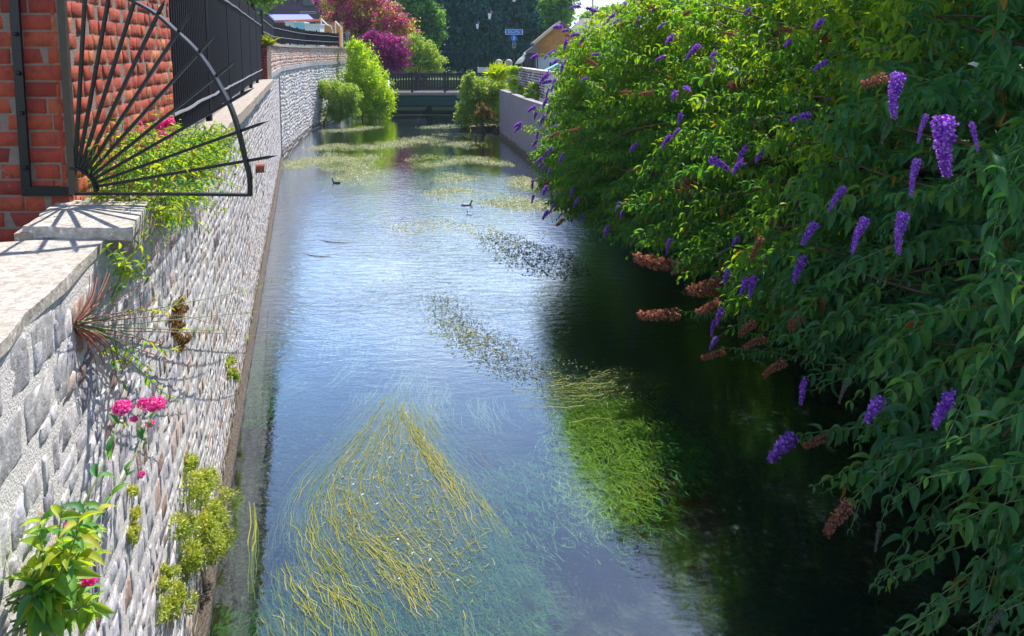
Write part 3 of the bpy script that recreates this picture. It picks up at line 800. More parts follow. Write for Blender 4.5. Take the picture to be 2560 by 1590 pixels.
YK = [2.2, 4, 5.5, 7, 8, 9, 11, 12.3, 13.3, 14.5, 16, 17.2, 18.5, 21]
TX = [2.3, 2.25, 2.45, 2.3, 2.0, 1.85, 1.4, .98, .72, .62, .72, 1.1, 1.7, 2.2]
TZ = [1.4, 1.55, 1.5, 1.5, 1.35, 1.4, 1.25, 1.25, 1.3, 1.3, 1.4, 1.6, 1.8, 1.8]
TW = [1.5, 1.7, 2.2, 2.9, 3.3, 3.1, 2.0, 1.2, .9, .85, .9, 1.4, 1.4, 1.4]
TT = [5.3, 5.3, 5.3, 5.4, 5.3, 5.1, 5.05, 5.0, 4.65, 4.4, 4.3, 4.2, 4.0, 3.2]
def bsurf(Y, s):
    tx, tz, tw, tt = [float(np.interp(Y, YK, q)) for q in (TX, TZ, TW, TT)]
    a = min(s, 1) * PI / 2
    x = tx + tw * (1 - math.cos(a)); z = tz + (tt - tz) * math.sin(a)
    if s > 1: x += (s - 1) * 9.0
    n = unit((-math.cos(a), -0.25, math.sin(a) + 0.05))
    lump = 0.28 * math.sin(Y * 2.1 + s * 5) + 0.22 * math.sin(Y * 4.7 - s * 7 + 1)
    return np.array((x, Y, z)) + n * lump * 0.55, n
def bush(name_label, y0, y1, dens, leaf, mat, tpl, layers, nfresh, nsmall, ndead, nbud, kl, root):
    t = thing('buddleia_bush', name_label, 'bush', root, 'buddleia bushes overhanging the right bank')
    lv = Leaves(); st = MB(); tips = []
    n = int((y1 - y0) * 6.0 * dens)
    for lay in range(layers):
        for i in range(n):
            Y = random.uniform(y0 - 0.25, y1 + 0.25); s = random.random() ** 1.15 * 1.25
            if lay == 0 and random.random() < 0.22: s = random.uniform(0, 0.14)
            p, nn = bsurf(Y, s)
            p = p - nn * (lay * 0.38 + random.random() * 0.25)
            d = unit(nn * 0.55 + np.array((-0.55, -0.30, 0.12)) + rng.normal(0, .38, 3))
            ln = random.uniform(0.45, 0.95) * (1.35 if y0 < 5 and lay == 0 else 1)
            if lay == 0 and s < 0.2: d = unit(np.array((-0.9, -0.25, 0.05)) + rng.normal(0, .25, 3))
            p0 = p - d * ln * 0.75
            tip, de = spray(lv, st, p0, d, ln, leaf, int(ln / (leaf * 0.62)) + 2, random.uniform(0.1, 0.5), tpl, 0.35, kl * (s - 0.35), 0.6)  # kl tints leaves yellower with height, like sun on the bush top
            if lay == 0: tips.append((tip, de, s))
    lv.build('foliage', mat, t)
    iv = Leaves(); m_ = int((y1 - y0) * 2300); Yi = rng.uniform(y0 - .6, y1 + .6, m_)
    xi = np.interp(Yi, YK, TX) + np.interp(Yi, YK, TW) + rng.uniform(.1, 2.3, m_); zi = 1.3 + rng.random(m_) * (np.interp(Yi, YK, TT) - 1.4)
    iv.add(np.stack([xi, Yi, zi], 1), norm(rng.normal(0, 1, (m_, 3))), norm(rng.normal(0, .6, (m_, 3)) + [-1, -.3, .4]), rng.uniform(.12, .22, m_), rng.uniform(.05, .08, m_), rng.random(m_) * .6, 'low')
    iv.build('inner_foliage', mat, t)
    # woody stems from the root crown out to the shoots
    sm = MB()
    for (tip, de, s) in random.sample(tips, min(70, len(tips))):
        r0 = np.array(root) + rng.normal(0, .25, 3) * [1, 1.5, .3]
        r0[1] += random.uniform(-.5, .5) * (y1 - y0)
        q = [r0, r0 * .6 + tip * .4 + UP * .5, r0 * .25 + tip * .75 + UP * .25, tip - de * 0.6]
        sm.tube(catmull(q, 4), [0.022 - 0.0013 * k for k in range(13)], 5)
    sm.build('branches', M['stem_brown'], t, True)
    st.build('shoots', M['stem_green'], t)
    random.shuffle(tips)
    it = iter(tips)
    for kind, cnt, la, lb in (('fresh', nfresh, .16, .24), ('small', nsmall, .12, .19), ('dead', ndead, .16, .26), ('bud', nbud, .12, .2)):
        for _ in range(cnt):
            tip, de, s = next(it)
            L = random.uniform(la, lb)
            d2 = unit(de + (0, 0, -0.35 if kind != 'dead' else -0.05))
            put_spike(t, kind, tip, tip + d2 * L, random.uniform(.85, 1.15))
    return t
bA = bush('nearest buddleia bush in deep shade with large dark green leaves at the right edge', 2.3, 6.3, 11, 0.155, M['leaf_shaded'], 'fine', 3, 0, 3, 4, 16, 0.1, (6.2, 4.4, 2.4))
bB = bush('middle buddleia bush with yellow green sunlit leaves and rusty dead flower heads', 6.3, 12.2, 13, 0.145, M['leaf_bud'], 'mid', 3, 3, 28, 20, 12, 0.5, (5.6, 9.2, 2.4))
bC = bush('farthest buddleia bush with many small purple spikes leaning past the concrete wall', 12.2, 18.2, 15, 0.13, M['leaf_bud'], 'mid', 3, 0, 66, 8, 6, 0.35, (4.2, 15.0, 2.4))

FL = [  # parent, kind, base px, tip px, distance, fatness
 (bA, 'fresh', (2362, 288), (2345, 440), 3.1, 1.15), (bA, 'fresh', (2250, 182), (2205, 278), 3.4, 1.1), (bA, 'fresh', (2262, 530), (2222, 622), 3.5, .95),
 (bA, 'fresh', (2168, 545), (2112, 615), 3.7, .9), (bA, 'fresh', (2318, 285), (2285, 350), 3.5, .6), (bA, 'fresh', (2428, 305), (2450, 378), 3.6, .6),
 (bA, 'fresh', (2296, 396), (2262, 482), 3.6, .7), (bA, 'dead', (2215, 190), (2160, 222), 3.7, 1.3), (bB, 'fresh', (2112, 470), (2068, 506), 5.0, 1.0),
 (bB, 'fresh', (2040, 558), (2002, 606), 5.2, 1.1), (bB, 'small', (2015, 645), (1975, 680), 6.0, 1.0), (bB, 'small', (1775, 398), (1826, 414), 7.5, 1.1),
 (bB, 'small', (1858, 404), (1830, 412), 7.5, 1.2), (bB, 'small', (1912, 378), (1888, 384), 7.5, 1.2), (bB, 'dead', (1712, 668), (1583, 660), 8.6, .9),
 (bB, 'dead', (1850, 632), (1792, 672), 8.2, .8), (bB, 'dead', (1700, 782), (1596, 802), 7.9, .9), (bB, 'dead', (1830, 700), (1735, 744), 7.8, 1.3),
 (bB, 'ball', (1755, 455), (1690, 462), 9.5, 1.0), (bB, 'dead', (1812, 876), (1755, 904), 7.0, .9), (bB, 'dead', (1800, 722), (1720, 742), 8.0, 1.2),
 (bB, 'ball', (2010, 130), (1905, 90), 10.5, .9), (bB, 'ball', (1990, 70), (1960, 170), 10.5, .9), (bB, 'dead', (1930, 165), (1830, 232), 9.5, .9),
 (bB, 'dead', (2090, 110), (2020, 75), 9.0, 1.0), (bB, 'fresh', (1748, 112), (1714, 142), 9.5, 1.1), (bB, 'small', (1790, 148), (1776, 170), 9.5, 1.2),
 (bB, 'small', (1715, 222), (1720, 210), 9.5, 2), (bB, 'small', (1690, 228), (1680, 248), 9.5, 1.3), (bB, 'small', (1770, 248), (1755, 264), 9.5, 1.2),
 (bB, 'small', (1705, 285), (1692, 295), 9.5, 1.4), (bB, 'dead', (2010, 585), (1920, 560), 7.5, 1.4), (bB, 'dead', (1980, 600), (1900, 622), 7.5, 1.2),
 (bA, 'small', (1985, 1090), (1918, 1138), 5.2, 1.1), (bA, 'small', (2012, 945), (2000, 1010), 5.4, .7), (bA, 'dead', (2080, 1085), (2010, 1125), 5.2, .8),
 (bC, 'small', (1405, 68), (1384, 62), 18, 1.4), (bC, 'small', (1452, 18), (1430, 6), 17, 1.1), (bC, 'small', (1492, 30), (1468, 14), 17, 1.1),
 (bC, 'small', (1450, 88), (1430, 76), 16.5, 1.2), (bC, 'small', (1462, 96), (1448, 100), 16.5, 1.3), (bC, 'small', (1420, 100), (1404, 112), 17, 1.3),
 (bC, 'small', (1540, 36), (1524, 38), 16, 1.3), (bC, 'small', (1576, 50), (1556, 48), 16, 1.3), (bC, 'small', (1390, 130), (1362, 128), 19, 1.2),
 (bC, 'small', (1375, 185), (1346, 190), 19, 1.3), (bC, 'small', (1380, 202), (1356, 204), 19, 1.1), (bC, 'small', (1345, 138), (1326, 142), 19.5, 1.3),
 (bC, 'small', (1340, 266), (1318, 274), 19, 1.2), (bC, 'small', (1305, 308), (1284, 312), 19.5, 1.2), (bC, 'small', (1302, 318), (1283, 322), 19.5, 1.0),
 (bC, 'small', (1372, 245), (1350, 258), 18, 1.2), (bC, 'small', (1365, 290), (1344, 300), 18, 1.2), (bC, 'small', (1345, 352), (1328, 358), 18, 1.2),
 (bC, 'small', (1356, 395), (1340, 402), 17, 1.2), (bC, 'small', (1334, 450), (1325, 468), 17, 1.1), (bC, 'small', (1410, 160), (1398, 172), 17, 1.2),
 (bC, 'small', (1600, 40), (1590, 60), 15, 1.0), (bC, 'small', (1640, 15), (1628, 28), 15, 1.0), (bC, 'small', (1596, 545), (1572, 560), 12.5, 1.0),
 (bC, 'small', (1604, 580), (1600, 592), 12.5, 1.2), (bC, 'small', (1640, 490), (1625, 505), 12.5, 1.0),
]
lvx = Leaves(); stx = MB()
for (par, kind, b, e, D, fat) in FL:
    if D >= 15: D *= .8
    B = at_y(*b, D); E_ = at_y(*e, D - (0.02 if D < 5 else 0.08))
    put_spike(par, kind, B, E_, fat)
# long leafy shoots that carry the outermost heads, right to left over the dark water
def shoot(par_l, px_base, px_tip, D0, D1, leaf, tpl, droop=0.1, rb=0.0):
    a, b = at_y(*px_base, D0), at_y(*px_tip, D1)
    d = b - a; L = np.linalg.norm(d); d = d / L
    d = unit(d + UP * droop)
    spray(par_l, stx, a, d, L * (1 + droop * .3), leaf, int(L / (leaf * 0.55)), droop, tpl, 0.32, rb, 0.75, 0.005)
for args in [((1930, 690), (1712, 668), 8.6, 8.6, .10), ((1900, 800), (1700, 785), 8.0, 7.9, .10), ((1950, 700), (1850, 632), 8.2, 8.2, .10), ((1990, 880), (1812, 876), 7.0, 7.0, .11),
             ((1950, 770), (1830, 705), 7.8, 7.8, .10), ((2180, 780), (1940, 850), 5.6, 5.5, .12), ((2200, 1050), (1990, 1085), 5.2, 5.2, .12), ((2300, 1130), (2050, 1215), 4.5, 4.3, .12),
             ((2200, 900), (2020, 940), 5.4, 5.4, .12), ((2400, 1330), (2200, 1440), 3.6, 3.5, .12), ((2420, 1480), (2230, 1590), 3.3, 3.2, .12), ((2460, 1230), (2300, 1310), 3.9, 3.9, .12),
             ((2350, 960), (2150, 1060), 4.6, 4.5, .12), ((2260, 640), (2060, 700), 4.9, 4.8, .12), ((2520, 1380), (2330, 1500), 3.3, 3.2, .12), ((2540, 1150), (2400, 1260), 3.5, 3.4, .13)]:
    for q in range(2):
        j = rng.normal(0, 14, 4)
        shoot(lvx, (args[0][0] + j[0], args[0][1] + j[1]), (args[1][0] + j[2] * .3 + q * 25, args[1][1] + j[3] * .3 + q * 14), args[2] + q * .2, args[3] + q * .2, args[4], 'fine')
lvx.build('outer_foliage', M['leaf_shaded'], bA); stx.build('outer_shoots', M['stem_green'], bA)['kind'] = 'stuff'
lvx = Leaves(); stx = MB()
for (par, kind, b, e, D, fat) in FL:
    if par is bC and b[0] < 1460:
        if D >= 15: D *= .8
        shoot(lvx, (b[0] + random.uniform(60, 95), b[1] + random.uniform(-5, 40)), b, D + .3, D, .10, 'mid', .25, .1)
lvx.build('outer_foliage', M['leaf_bud'], bC); stx.build('outer_shoots', M['stem_green'], bC)['kind'] = 'stuff'

# ------------------------------------------------------------------ trees and shrubs built from leaf clumps
def crown(lv, blobs, n, size, rr=(0, 1), spread=0.28, tpl='low', inner=0.35):
    vol = np.array([b[1][0] * b[1][1] * b[1][2] for b in blobs]) ** 0.67; pr = vol / vol.sum()
    for bi, (c, r) in enumerate(blobs):
        nb = int(n * pr[bi]); nc = max(6, nb // 28)
        cd = norm(rng.normal(0, 1, (nc, 3)))
        cr = np.where(rng.random(nc) < inner, rng.uniform(0.3, 0.85, nc), rng.uniform(0.78, 1.32, nc) * (1 - .25 * (rng.random(nc) < .3)))
        cc = np.array(c) + cd * np.array(r) * cr[:, None]
        k = rng.integers(0, nc, nb)
        P = cc[k] + rng.normal(0, 1, (nb, 3)) * np.array(r) * spread * 0.55
        A = norm(rng.normal(0, 1, (nb, 3)) + [0, 0, -0.3]); N = norm(cd[k] * 0.8 + rng.normal(0, .6, (nb, 3)) + [0, 0, .5])
        L = size * rng.uniform(.6, 1.3, nb)
        base = rng.random(nc)
        R = np.clip(rr[0] + (rr[1] - rr[0]) * (base[k] * 0.55 + rng.random(nb) * 0.45), 0, 1)
        lv.add(P, A, N, L, L * 0.62, R, tpl)
def tree(name, label, cat, foot, blobs, n, size, mat, group=None, trunk_r=0.2, bark='bark', rr=(0, 1), extra=None, inner=0.35, spread=0.28, tpl='low'):
    t = thing(name, label, cat, foot, group)
    lv = Leaves(); crown(lv, blobs, n, size, rr, spread, tpl, inner); lv.build('crown', M[mat], t)
    mb = MB(); f = np.array(foot, float)
    top = np.mean([np.array(b[0]) for b in blobs], axis=0)
    mid = f * .5 + top * .5; mid[:2] += rng.normal(0, .1, 2)
    mb.tube(catmull([f - UP * .2, f * .75 + mid * .25, mid, top], 4), np.linspace(trunk_r, trunk_r * .45, 13), 8)
    for c, r in blobs:
        c = np.array(c, float); s0 = f * .45 + top * .55
        mb.tube(catmull([s0, s0 * .5 + c * .5 + UP * .1, c], 4), np.linspace(trunk_r * .5, trunk_r * .12, 9), 5)
    mb.build('trunk' if trunk_r > 0.06 else 'stems', M[bark], t, True)
    return t
def pxblobs(lst, D, zf=1.0):
    """(u,v,ru,rv) in photo pixels at distance D -> blobs of the place"""
    out = []
    for q in lst:
        u, v, ru, rv = q[:4]; Dq = D + (q[4] if len(q) > 4 else 0)
        c = at_y(u, v, Dq); k = Dq / FPX
        out.append((c, (ru * k, ru * k * zf, rv * k)))
    return out
GT = 'trees beyond the footbridge'
X0 = at_y(1160, 170, 76)[0]
tree('willow_tree', 'huge dark bluish willow mass filling the background behind the lamps', 'tree', (X0, 78, 1.5),
     pxblobs([(1110, 60, 75, 70), (1180, 20, 85, 60), (1260, 40, 80, 75), (1340, 60, 70, 65), (1150, 130, 80, 50), (1250, 130, 90, 50), (1350, 130, 70, 50), (1060, 120, 50, 60), (1200, -60, 90, 55), (1290, -40, 75, 50), (1110, -40, 70, 50), (1390, 20, 30, 40)], 77, 0.6), 70000, 0.42, 'leaf_teal', GT, 0.5)
tree('lime_tree', 'mid green leafy tree standing just right of the red leaved tree', 'tree', (at_y(1060, 200, 62)[0], 62, 1.5),
     pxblobs([(1040, 20, 38, 40), (1075, 45, 30, 45), (1085, 85, 25, 30), (1030, -40, 45, 40), (1060, -70, 40, 40), (1050, 110, 35, 35)], 62), 15000, 0.26, 'leaf_crown', GT, 0.25)
tree('ash_tree', 'pale green tree crown beside the bright gap of sky', 'tree', (at_y(1400, 200, 68)[0], 68, 1.5),
     pxblobs([(1405, 25, 28, 30), (1385, 55, 24, 26), (1420, -8, 22, 22), (1375, 10, 22, 30)], 68), 7000, 0.24, 'leaf_crown', GT, 0.2, rr=(.4, 1))
tree('birch_tree', 'low bluish green treetops under the sky gap behind the orange cottage', 'tree', (at_y(1530, 200, 85)[0], 85, 1.5),
     pxblobs([(1520, 30, 30, 16), (1560, 28, 30, 18), (1480, 40, 30, 12), (1600, 10, 40, 30), (1660, 0, 40, 40)], 85), 7000, 0.3, 'leaf_mid', GT, 0.2)
tree('cherry_tree', 'tree with crimson and yellow leaves above the dark purple maple', 'tree', (at_y(900, 200, 54)[0], 54, 3.9 - 1.6),
     pxblobs([(835, 25, 38, 35), (880, 30, 42, 38), (935, 40, 45, 36), (985, 50, 38, 30), (870, 70, 40, 26), (1010, 75, 28, 20), (850, -25, 35, 25), (920, -10, 45, 25)], 54), 15000, 0.2, 'leaf_red', GT, 0.2)
tree('maple_tree', 'rounded dark purple maple overhanging the left end of the footbridge', 'tree', (at_y(960, 200, 49)[0], 49, 1.4),
     pxblobs([(945, 108, 38, 24), (985, 122, 36, 28), (960, 145, 42, 28), (930, 95, 22, 14), (1000, 150, 22, 26)], 49), 12000, 0.15, 'leaf_purple', GT, 0.14)
tree('yellow_shrub', 'yellow green shrub between the purple maple and the dark willow', 'shrub', (at_y(1050, 185, 51)[0], 51, 1.4),
     pxblobs([(1035, 120, 34, 34), (1065, 140, 30, 30), (1085, 158, 26, 20), (1045, 160, 40, 20)], 51), 9000, 0.15, 'leaf_mid', None, 0.06, rr=(.35, 1))
tree('bright_shrub', 'tall brilliant lime green shrub at the left end of the footbridge', 'shrub', (at_y(905, 300, 42.5)[0], 42.5, 0.0),
     pxblobs([(900, 150, 34, 34), (915, 190, 42, 36), (940, 225, 40, 36), (930, 265, 45, 30), (890, 215, 30, 50), (960, 250, 24, 30), (885, 118, 18, 22)], 42.5, 1.0), 17000, 0.13, 'leaf_lime', None, 0.06, inner=.3)
tree('wall_shrub', 'pale green bushy plant hanging on the far grey wall left of the lime shrub', 'shrub', (at_y(820, 290, 38)[0] - .4, 38.6, 0.1),
     pxblobs([(785, 212, 22, 16), (820, 225, 30, 22), (850, 250, 28, 30), (835, 282, 26, 18), (865, 275, 26, 22), (880, 240, 22, 25)], 38.5, 1.0), 11000, 0.11, 'leaf_mid', None, 0.05, rr=(.3, 1))
tree('garden_tree', 'pale green foliage overhanging behind the tall railing at top left', 'tree', (at_y(640, 100, 31)[0] - 1, 31, 3.9),
     pxblobs([(655, -30, 42, 44), (600, -60, 50, 60), (690, -60, 40, 35)], 31), 9000, 0.15, 'leaf_mid', None, 0.15)
tree('shading_tree', 'tall dark tree at the upper right with a mostly unseen crown added to shade the buddleia', 'tree', (8.2, 10.5, 2.3),  # crown above the view added to shade the near bush and water
     [((6.6, 12.8, 5.4), (1.8, 2.6, 2.9)), ((7.6, 9.6, 4.6), (1.8, 2.6, 3.0)), ((6.2, 7.6, 5.8), (1.4, 1.8, 1.7)), ((5.2, 11.2, 6.6), (1.5, 1.8, 1.5)), ((4.7, 7.8, 7.8), (1.7, 1.8, 1.2)), ((5.4, 6.4, 7.9), (2.2, 2.2, 1.5)), ((6.4, 9.4, 8.4), (2.6, 2.6, 1.9)), ((4.3, 9.8, 9.0), (1.8, 2.2, 1.5)), ((8.5, 8.0, 7.5), (2.2, 2.4, 2.4)), ((3.4, 8.9, 8.4), (1.6, 1.8, 1.1)), ((7.0, 6.2, 6.4), (1.8, 1.4, 1.8))],
     46000, 0.17, 'leaf_shaded', None, 0.28, inner=.55)
# right bank clumps in front of the footbridge
M['bank_shade'] = simple('shade_dark_bank', (0.028, 0.022, 0.018), 0.95, 0.5, 5, 1.0, spec=0.1, bdist=0.06)  # near-black colour stands in for the shade under the bushes
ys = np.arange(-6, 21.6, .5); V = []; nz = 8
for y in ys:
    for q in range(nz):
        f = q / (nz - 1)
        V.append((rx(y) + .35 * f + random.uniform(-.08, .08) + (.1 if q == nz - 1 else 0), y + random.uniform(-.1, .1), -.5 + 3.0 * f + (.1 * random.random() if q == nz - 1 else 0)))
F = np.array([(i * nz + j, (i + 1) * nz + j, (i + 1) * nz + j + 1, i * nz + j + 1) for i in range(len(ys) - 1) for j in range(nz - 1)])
o = link('river_bank', fast_mesh('river_bank', np.array(V), F, rng.random(len(V)), True), M['bank_shade']); o['kind'] = 'structure'
t = thing('ivy', 'dark ivy added over the bank beneath the buddleia bushes to deepen its shade', 'plant', (5, 8, 0.2))  # dark leaf curtain added to keep the bank in shade tones
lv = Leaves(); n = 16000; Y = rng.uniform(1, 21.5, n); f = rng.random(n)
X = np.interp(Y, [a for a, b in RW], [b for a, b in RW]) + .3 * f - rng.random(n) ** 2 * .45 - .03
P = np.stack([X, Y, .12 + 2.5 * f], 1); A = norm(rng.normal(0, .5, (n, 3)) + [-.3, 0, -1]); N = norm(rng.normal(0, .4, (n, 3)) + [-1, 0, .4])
lv.add(P, A, N, rng.uniform(.06, .13, n), rng.uniform(.05, .09, n), rng.random(n) * .5, 'low'); lv.build('foliage', M['leaf_shaded'], t)
bk = MB()
for k in range(9):
    c = at_y(1165 + k * 13, 318 + random.uniform(-3, 3), 35.6 + random.random() * 2)
    bk.box((c[0], c[1], -0.1), (0.7, 1.2, 0.5 + random.random() * .15), rnd=.5, taper=.6)
o = bk.build('bank', M['earth']); o['kind'] = 'structure'
tree('waterside_shrub', 'large yellow green shrub at the water edge right of the footbridge', 'shrub', (at_y(1210, 320, 36)[0], 36, 0.05),
     pxblobs([(1180, 215, 26, 24), (1215, 235, 34, 34), (1235, 270, 32, 34), (1195, 280, 34, 30), (1170, 260, 22, 30), (1160, 290, 20, 24), (1250, 220, 22, 30), (1175, 195, 12, 18)], 36, 1.0), 15000, 0.12, 'leaf_mid', None, 0.05, rr=(.25, 1))
tree('orange_plant', 'small orange brown plant low in front of the waterside shrub', 'plant', (at_y(1205, 310, 35)[0], 35, 0.05),
     pxblobs([(1205, 278, 16, 16), (1225, 290, 14, 10)], 34.6), 1300, 0.10, 'leaf_dry', None, 0.03, rr=(.5, 1))
tree('ledge_plant', 'pale plant with pink flowers spilling from the ledge of the right wall', 'plant', (at_y(1300, 240, 30)[0] + .3, 31.5, 2.1),
     pxblobs([(1300, 235, 20, 18), (1285, 210, 16, 14), (1312, 250, 16, 14), (1285, 180, 16, 16)], 31.2), 3200, 0.09, 'leaf_val', None, 0.03, rr=(.3, 1))
tree('trailing_plant', 'pale green plant trailing over the top of the stained concrete wall', 'plant', at_y(1345, 225, 28), pxblobs([(1330, 215, 14, 9), (1360, 226, 20, 11), (1322, 238, 10, 13), (1345, 246, 12, 18), (1385, 240, 16, 14)], 28), 3600, 0.08, 'leaf_mid', None, 0.02, rr=(.2, 1))
t = thing('iris_tuft', 'bright yellow green tuft of sword shaped leaves on the right wall end', 'plant', at_y(1247, 200, 35))
lv = Leaves(); n = 260
c = at_y(1247, 200, 35); a = norm(np.stack([rng.normal(0, .55, n), rng.normal(0, .45, n), np.abs(rng.normal(1, .2, n))], 1))
lv.add(np.array(c) + rng.normal(0, .12, (n, 3)) * [1, 1, .3], a, norm(rng.normal(0, 1, (n, 3))), rng.uniform(.5, 1.0, n), np.full(n, .035), rng.uniform(.4, 1, n), 'mid')
lv.build('blades', M['leaf_lime'], t)
t = thing('corner_tuft', 'small dry yellowish tuft growing on top of the brick quoin', 'plant', (-6.42, 19.42, 4.05))
lv = Leaves(); n = 170
a = norm(np.stack([rng.normal(0, .6, n), rng.normal(0, .6, n), np.abs(rng.normal(.8, .3, n))], 1))
lv.add(np.array((-6.38, 19.36, 4.06)) + rng.normal(0, .05, (n, 3)) * [1, 1, .2], a, norm(rng.normal(0, 1, (n, 3))), rng.uniform(.12, .34, n), np.full(n, .022), rng.uniform(.3, 1, n), 'mid')
lv.build('blades', M['leaf_moss'], t)

# ------------------------------------------------------------------ valerian and wall plants on the near wall
def flower_cluster(parent, c, r, n=90, size=0.012):
    lv = Leaves(); d = norm(rng.normal(0, 1, (n, 3)) + [0, 0, .35])
    P = np.array(c) + d * r * rng.uniform(.55, 1.05, (n, 1)) * [1, 1, .72]
    for j in range(4):
        a = norm(np.cross(d, norm(rng.normal(0, 1, (n, 3)))) + d * .4)
        lv.add(P, a, d, np.full(n, size), np.full(n, size * .75), rng.random(n), 'low')
    return lv.build('flower_head', M['leaf_pink'], parent)
def poly_stem(lv, st, pts, leaf, nleaf, rad=0.0035, tpl='fine', rb=0, lw=0.34, from_t=0.1, hang=0.1):
    q = catmull(pts, 6); st.tube(q, np.linspace(rad, rad * .5, len(q)), 5, cap=False)
    for k in range(nleaf):
        t = from_t + (1 - from_t) * (k + .5) / nleaf; i = min(int(t * (len(q) - 1)), len(q) - 2)
        p = q[i]; dd = unit(q[i + 1] - q[i]); s = unit(np.cross(dd, rvec()))
        for sg in (-1, 1):
            a = unit(s * sg + dd * .7 - UP * hang + rng.normal(0, .15, 3))
            L = leaf * random.uniform(.7, 1.2) * (1.1 - .5 * t)
            lv.add(p, a, unit(UP + s * sg * .2 + rng.normal(0, .3, 3)), L, L * lw, min(.96, max(0, random.random() * .9 + rb)), tpl)
t = thing('pink_valerian', 'tall pink flowered valerian with lush green leaves at the lower left corner', 'plant', on_wall(40, 1480))
lv = Leaves(); st = MB()
R0 = on_wall(70, 1420)
def off(u, v, o): return on_wall(u, v) + WN * o
stems = [([(120, 1380, .03), (125, 1280, .09), (150, 1170, .13), (187, 1040, .15)], 4, .035, 1), ([(60, 1440, .03), (130, 1340, .10), (215, 1170, .15), (283, 1030, .16)], 5, .048, 1)]
for pts, nl, fr_, _ in stems:
    P = [off(*q) for q in pts]
    poly_stem(lv, st, P, 0.085, nl, 0.004, rb=-.2, hang=.0, from_t=.3)
    e = P[-1] + UP * .01
    flower_cluster(t, e, fr_ * .82, 150)
flower_cluster(t, off(262, 1020, .14), .022, 50); flower_cluster(t, off(304, 1022, .14), .022, 50); flower_cluster(t, off(293, 1070, .13), .012, 26); flower_cluster(t, off(240, 1060, .13), .010, 22)
flower_cluster(t, off(255, 1200, .14), .009, 18); flower_cluster(t, off(64, 1482, .16), .016, 40); flower_cluster(t, off(57, 1330, .12), .009, 18)
for k in range(26):
    u, v = random.uniform(-30, 120), random.uniform(1270, 1590)
    a = off(20 + random.uniform(-40, 40), 1560 + random.uniform(-60, 60), .02)
    b = off(u, v, random.uniform(.06, .2))
    poly_stem(lv, st, [a, a * .5 + b * .5 + WN * .03, b], 0.10, 5, 0.0035, rb=random.uniform(-.25, .35), lw=.36, from_t=.35)
lv.build('foliage', M['leaf_val'], t); st.build('stems', M['stem_green'], t, True)

# sprawling plant rooted where the block facing stops
t = thing('wall_valerian', 'sprawling leggy plant with bare red stems rooted in the wall below the capstone', 'plant', on_wall(185, 810))
lv = Leaves(); st = MB(); st2 = MB(); root = on_wall(183, 812)
targets = [((300, 660), .05, 4), ((330, 700), .08, 0), ((420, 560), .10, 0), ((520, 470), .05, 0), ((360, 740), .06, 3), ((415, 740), .10, 6), ((520, 830), .16, 7), ((712, 775), .30, 5), ((640, 700), .28, 4), ((640, 840), .24, 3),
           ((330, 930), .08, 6), ((400, 1010), .10, 6), ((300, 900), .05, 4), ((440, 880), .10, 0), ((280, 960), .06, 2), ((420, 690), .12, 0), ((380, 870), .14, 5), ((260, 870), .04, 3), ((540, 800), .14, 0), ((470, 920), .10, 0)]
for (uv, o_, nl) in targets:
    b = off(*uv, o_); m1 = root * .65 + b * .35 + WN * (.03 + o_ * .2) - UP * random.uniform(-.03, .05); m2 = root * .3 + b * .7 + WN * o_ * .2 - UP * random.uniform(0, .06)
    S = st2 if nl < 4 else st
    q = [root + rng.normal(0, .008, 3), m1, m2, b]
    if nl: poly_stem(lv, S, q, 0.055, nl, 0.003, rb=random.uniform(-.1, .4), from_t=.4, hang=.3)
    else: S.tube(catmull(q, 5), np.linspace(.0026, .001, 16), 4, cap=False)
for k in range(26):
    b = root + WT * random.uniform(.05, .32) + UP * random.uniform(-.22, .2) + WN * random.uniform(.01, .08)
    st2.tube(catmull([root, root * .5 + b * .5 + WN * .02, b], 4), np.linspace(.003, .0015, 9), 4, cap=False)
lv.build('foliage', M['leaf_val'], t); st.build('stems', M['stem_green'], t, True); st2.build('bare_stems', M['stem_red'], t, True)
# upright sprig in front of capstone
t = thing('green_sprig', 'upright yellow green sprig growing in front of the pale capstone', 'plant', on_wall(255, 740))
lv = Leaves(); st = MB()
P = [off(265, 745, .02), off(250, 660, .10), off(262, 600, .14), off(275, 520, .15)]
poly_stem(lv, st, P, .045, 10, .003, rb=.15, from_t=.1)
for uv in [(200, 620), (160, 615), (300, 640), (220, 650), (300, 700), (240, 690), (285, 660)]:
    b = off(*uv, .12); a = off(250, 690, .06)
    poly_stem(lv, st, [a, a * .5 + b * .5 + WN * .02, b], .05, 4, .0025, rb=random.uniform(0, .4), from_t=.2)
lv.build('foliage', M['leaf_val'], t); st.build('stems', M['stem_green'], t, True)
# leafy clump along the ledge behind the fan
t = thing('ledge_valerian', 'dense leafy clump with a few pink flowers on the ledge behind the iron fan', 'plant', (-2.0, 4.1, 3.1))
lv = Leaves(); st = MB(); dl = Leaves()
for k in range(430):
    Y = 3.45 + 2.5 * random.random() ** 1.2
    xa, xb = wall_x(Y) + 0.10, np.interp(Y, [3.42, 5.32, 6.1], [-2.06, -2.43, -2.58])
    b0 = np.array((random.uniform(min(xa, xb), xa), Y, 3.10))
    out = random.random()
    b1 = b0 + np.array((random.uniform(-.02, .30) * (1 - out * .3), random.uniform(-.18, .12), random.uniform(.06, .42) * (1.15 - (Y - 3.5) / 4)))
    if out > .7: b1 = b0 + np.array((random.uniform(.12, .34), random.uniform(-.2, .1), random.uniform(-.12, .06)))
    poly_stem(lv, st, [b0, b0 * .5 + b1 * .5 + UP * .04, b1], .056, 5, .0025, rb=random.uniform(-.15, .35), tpl='mid', from_t=.25)
n = 1500
Y = 3.5 + 2.6 * rng.random(n)
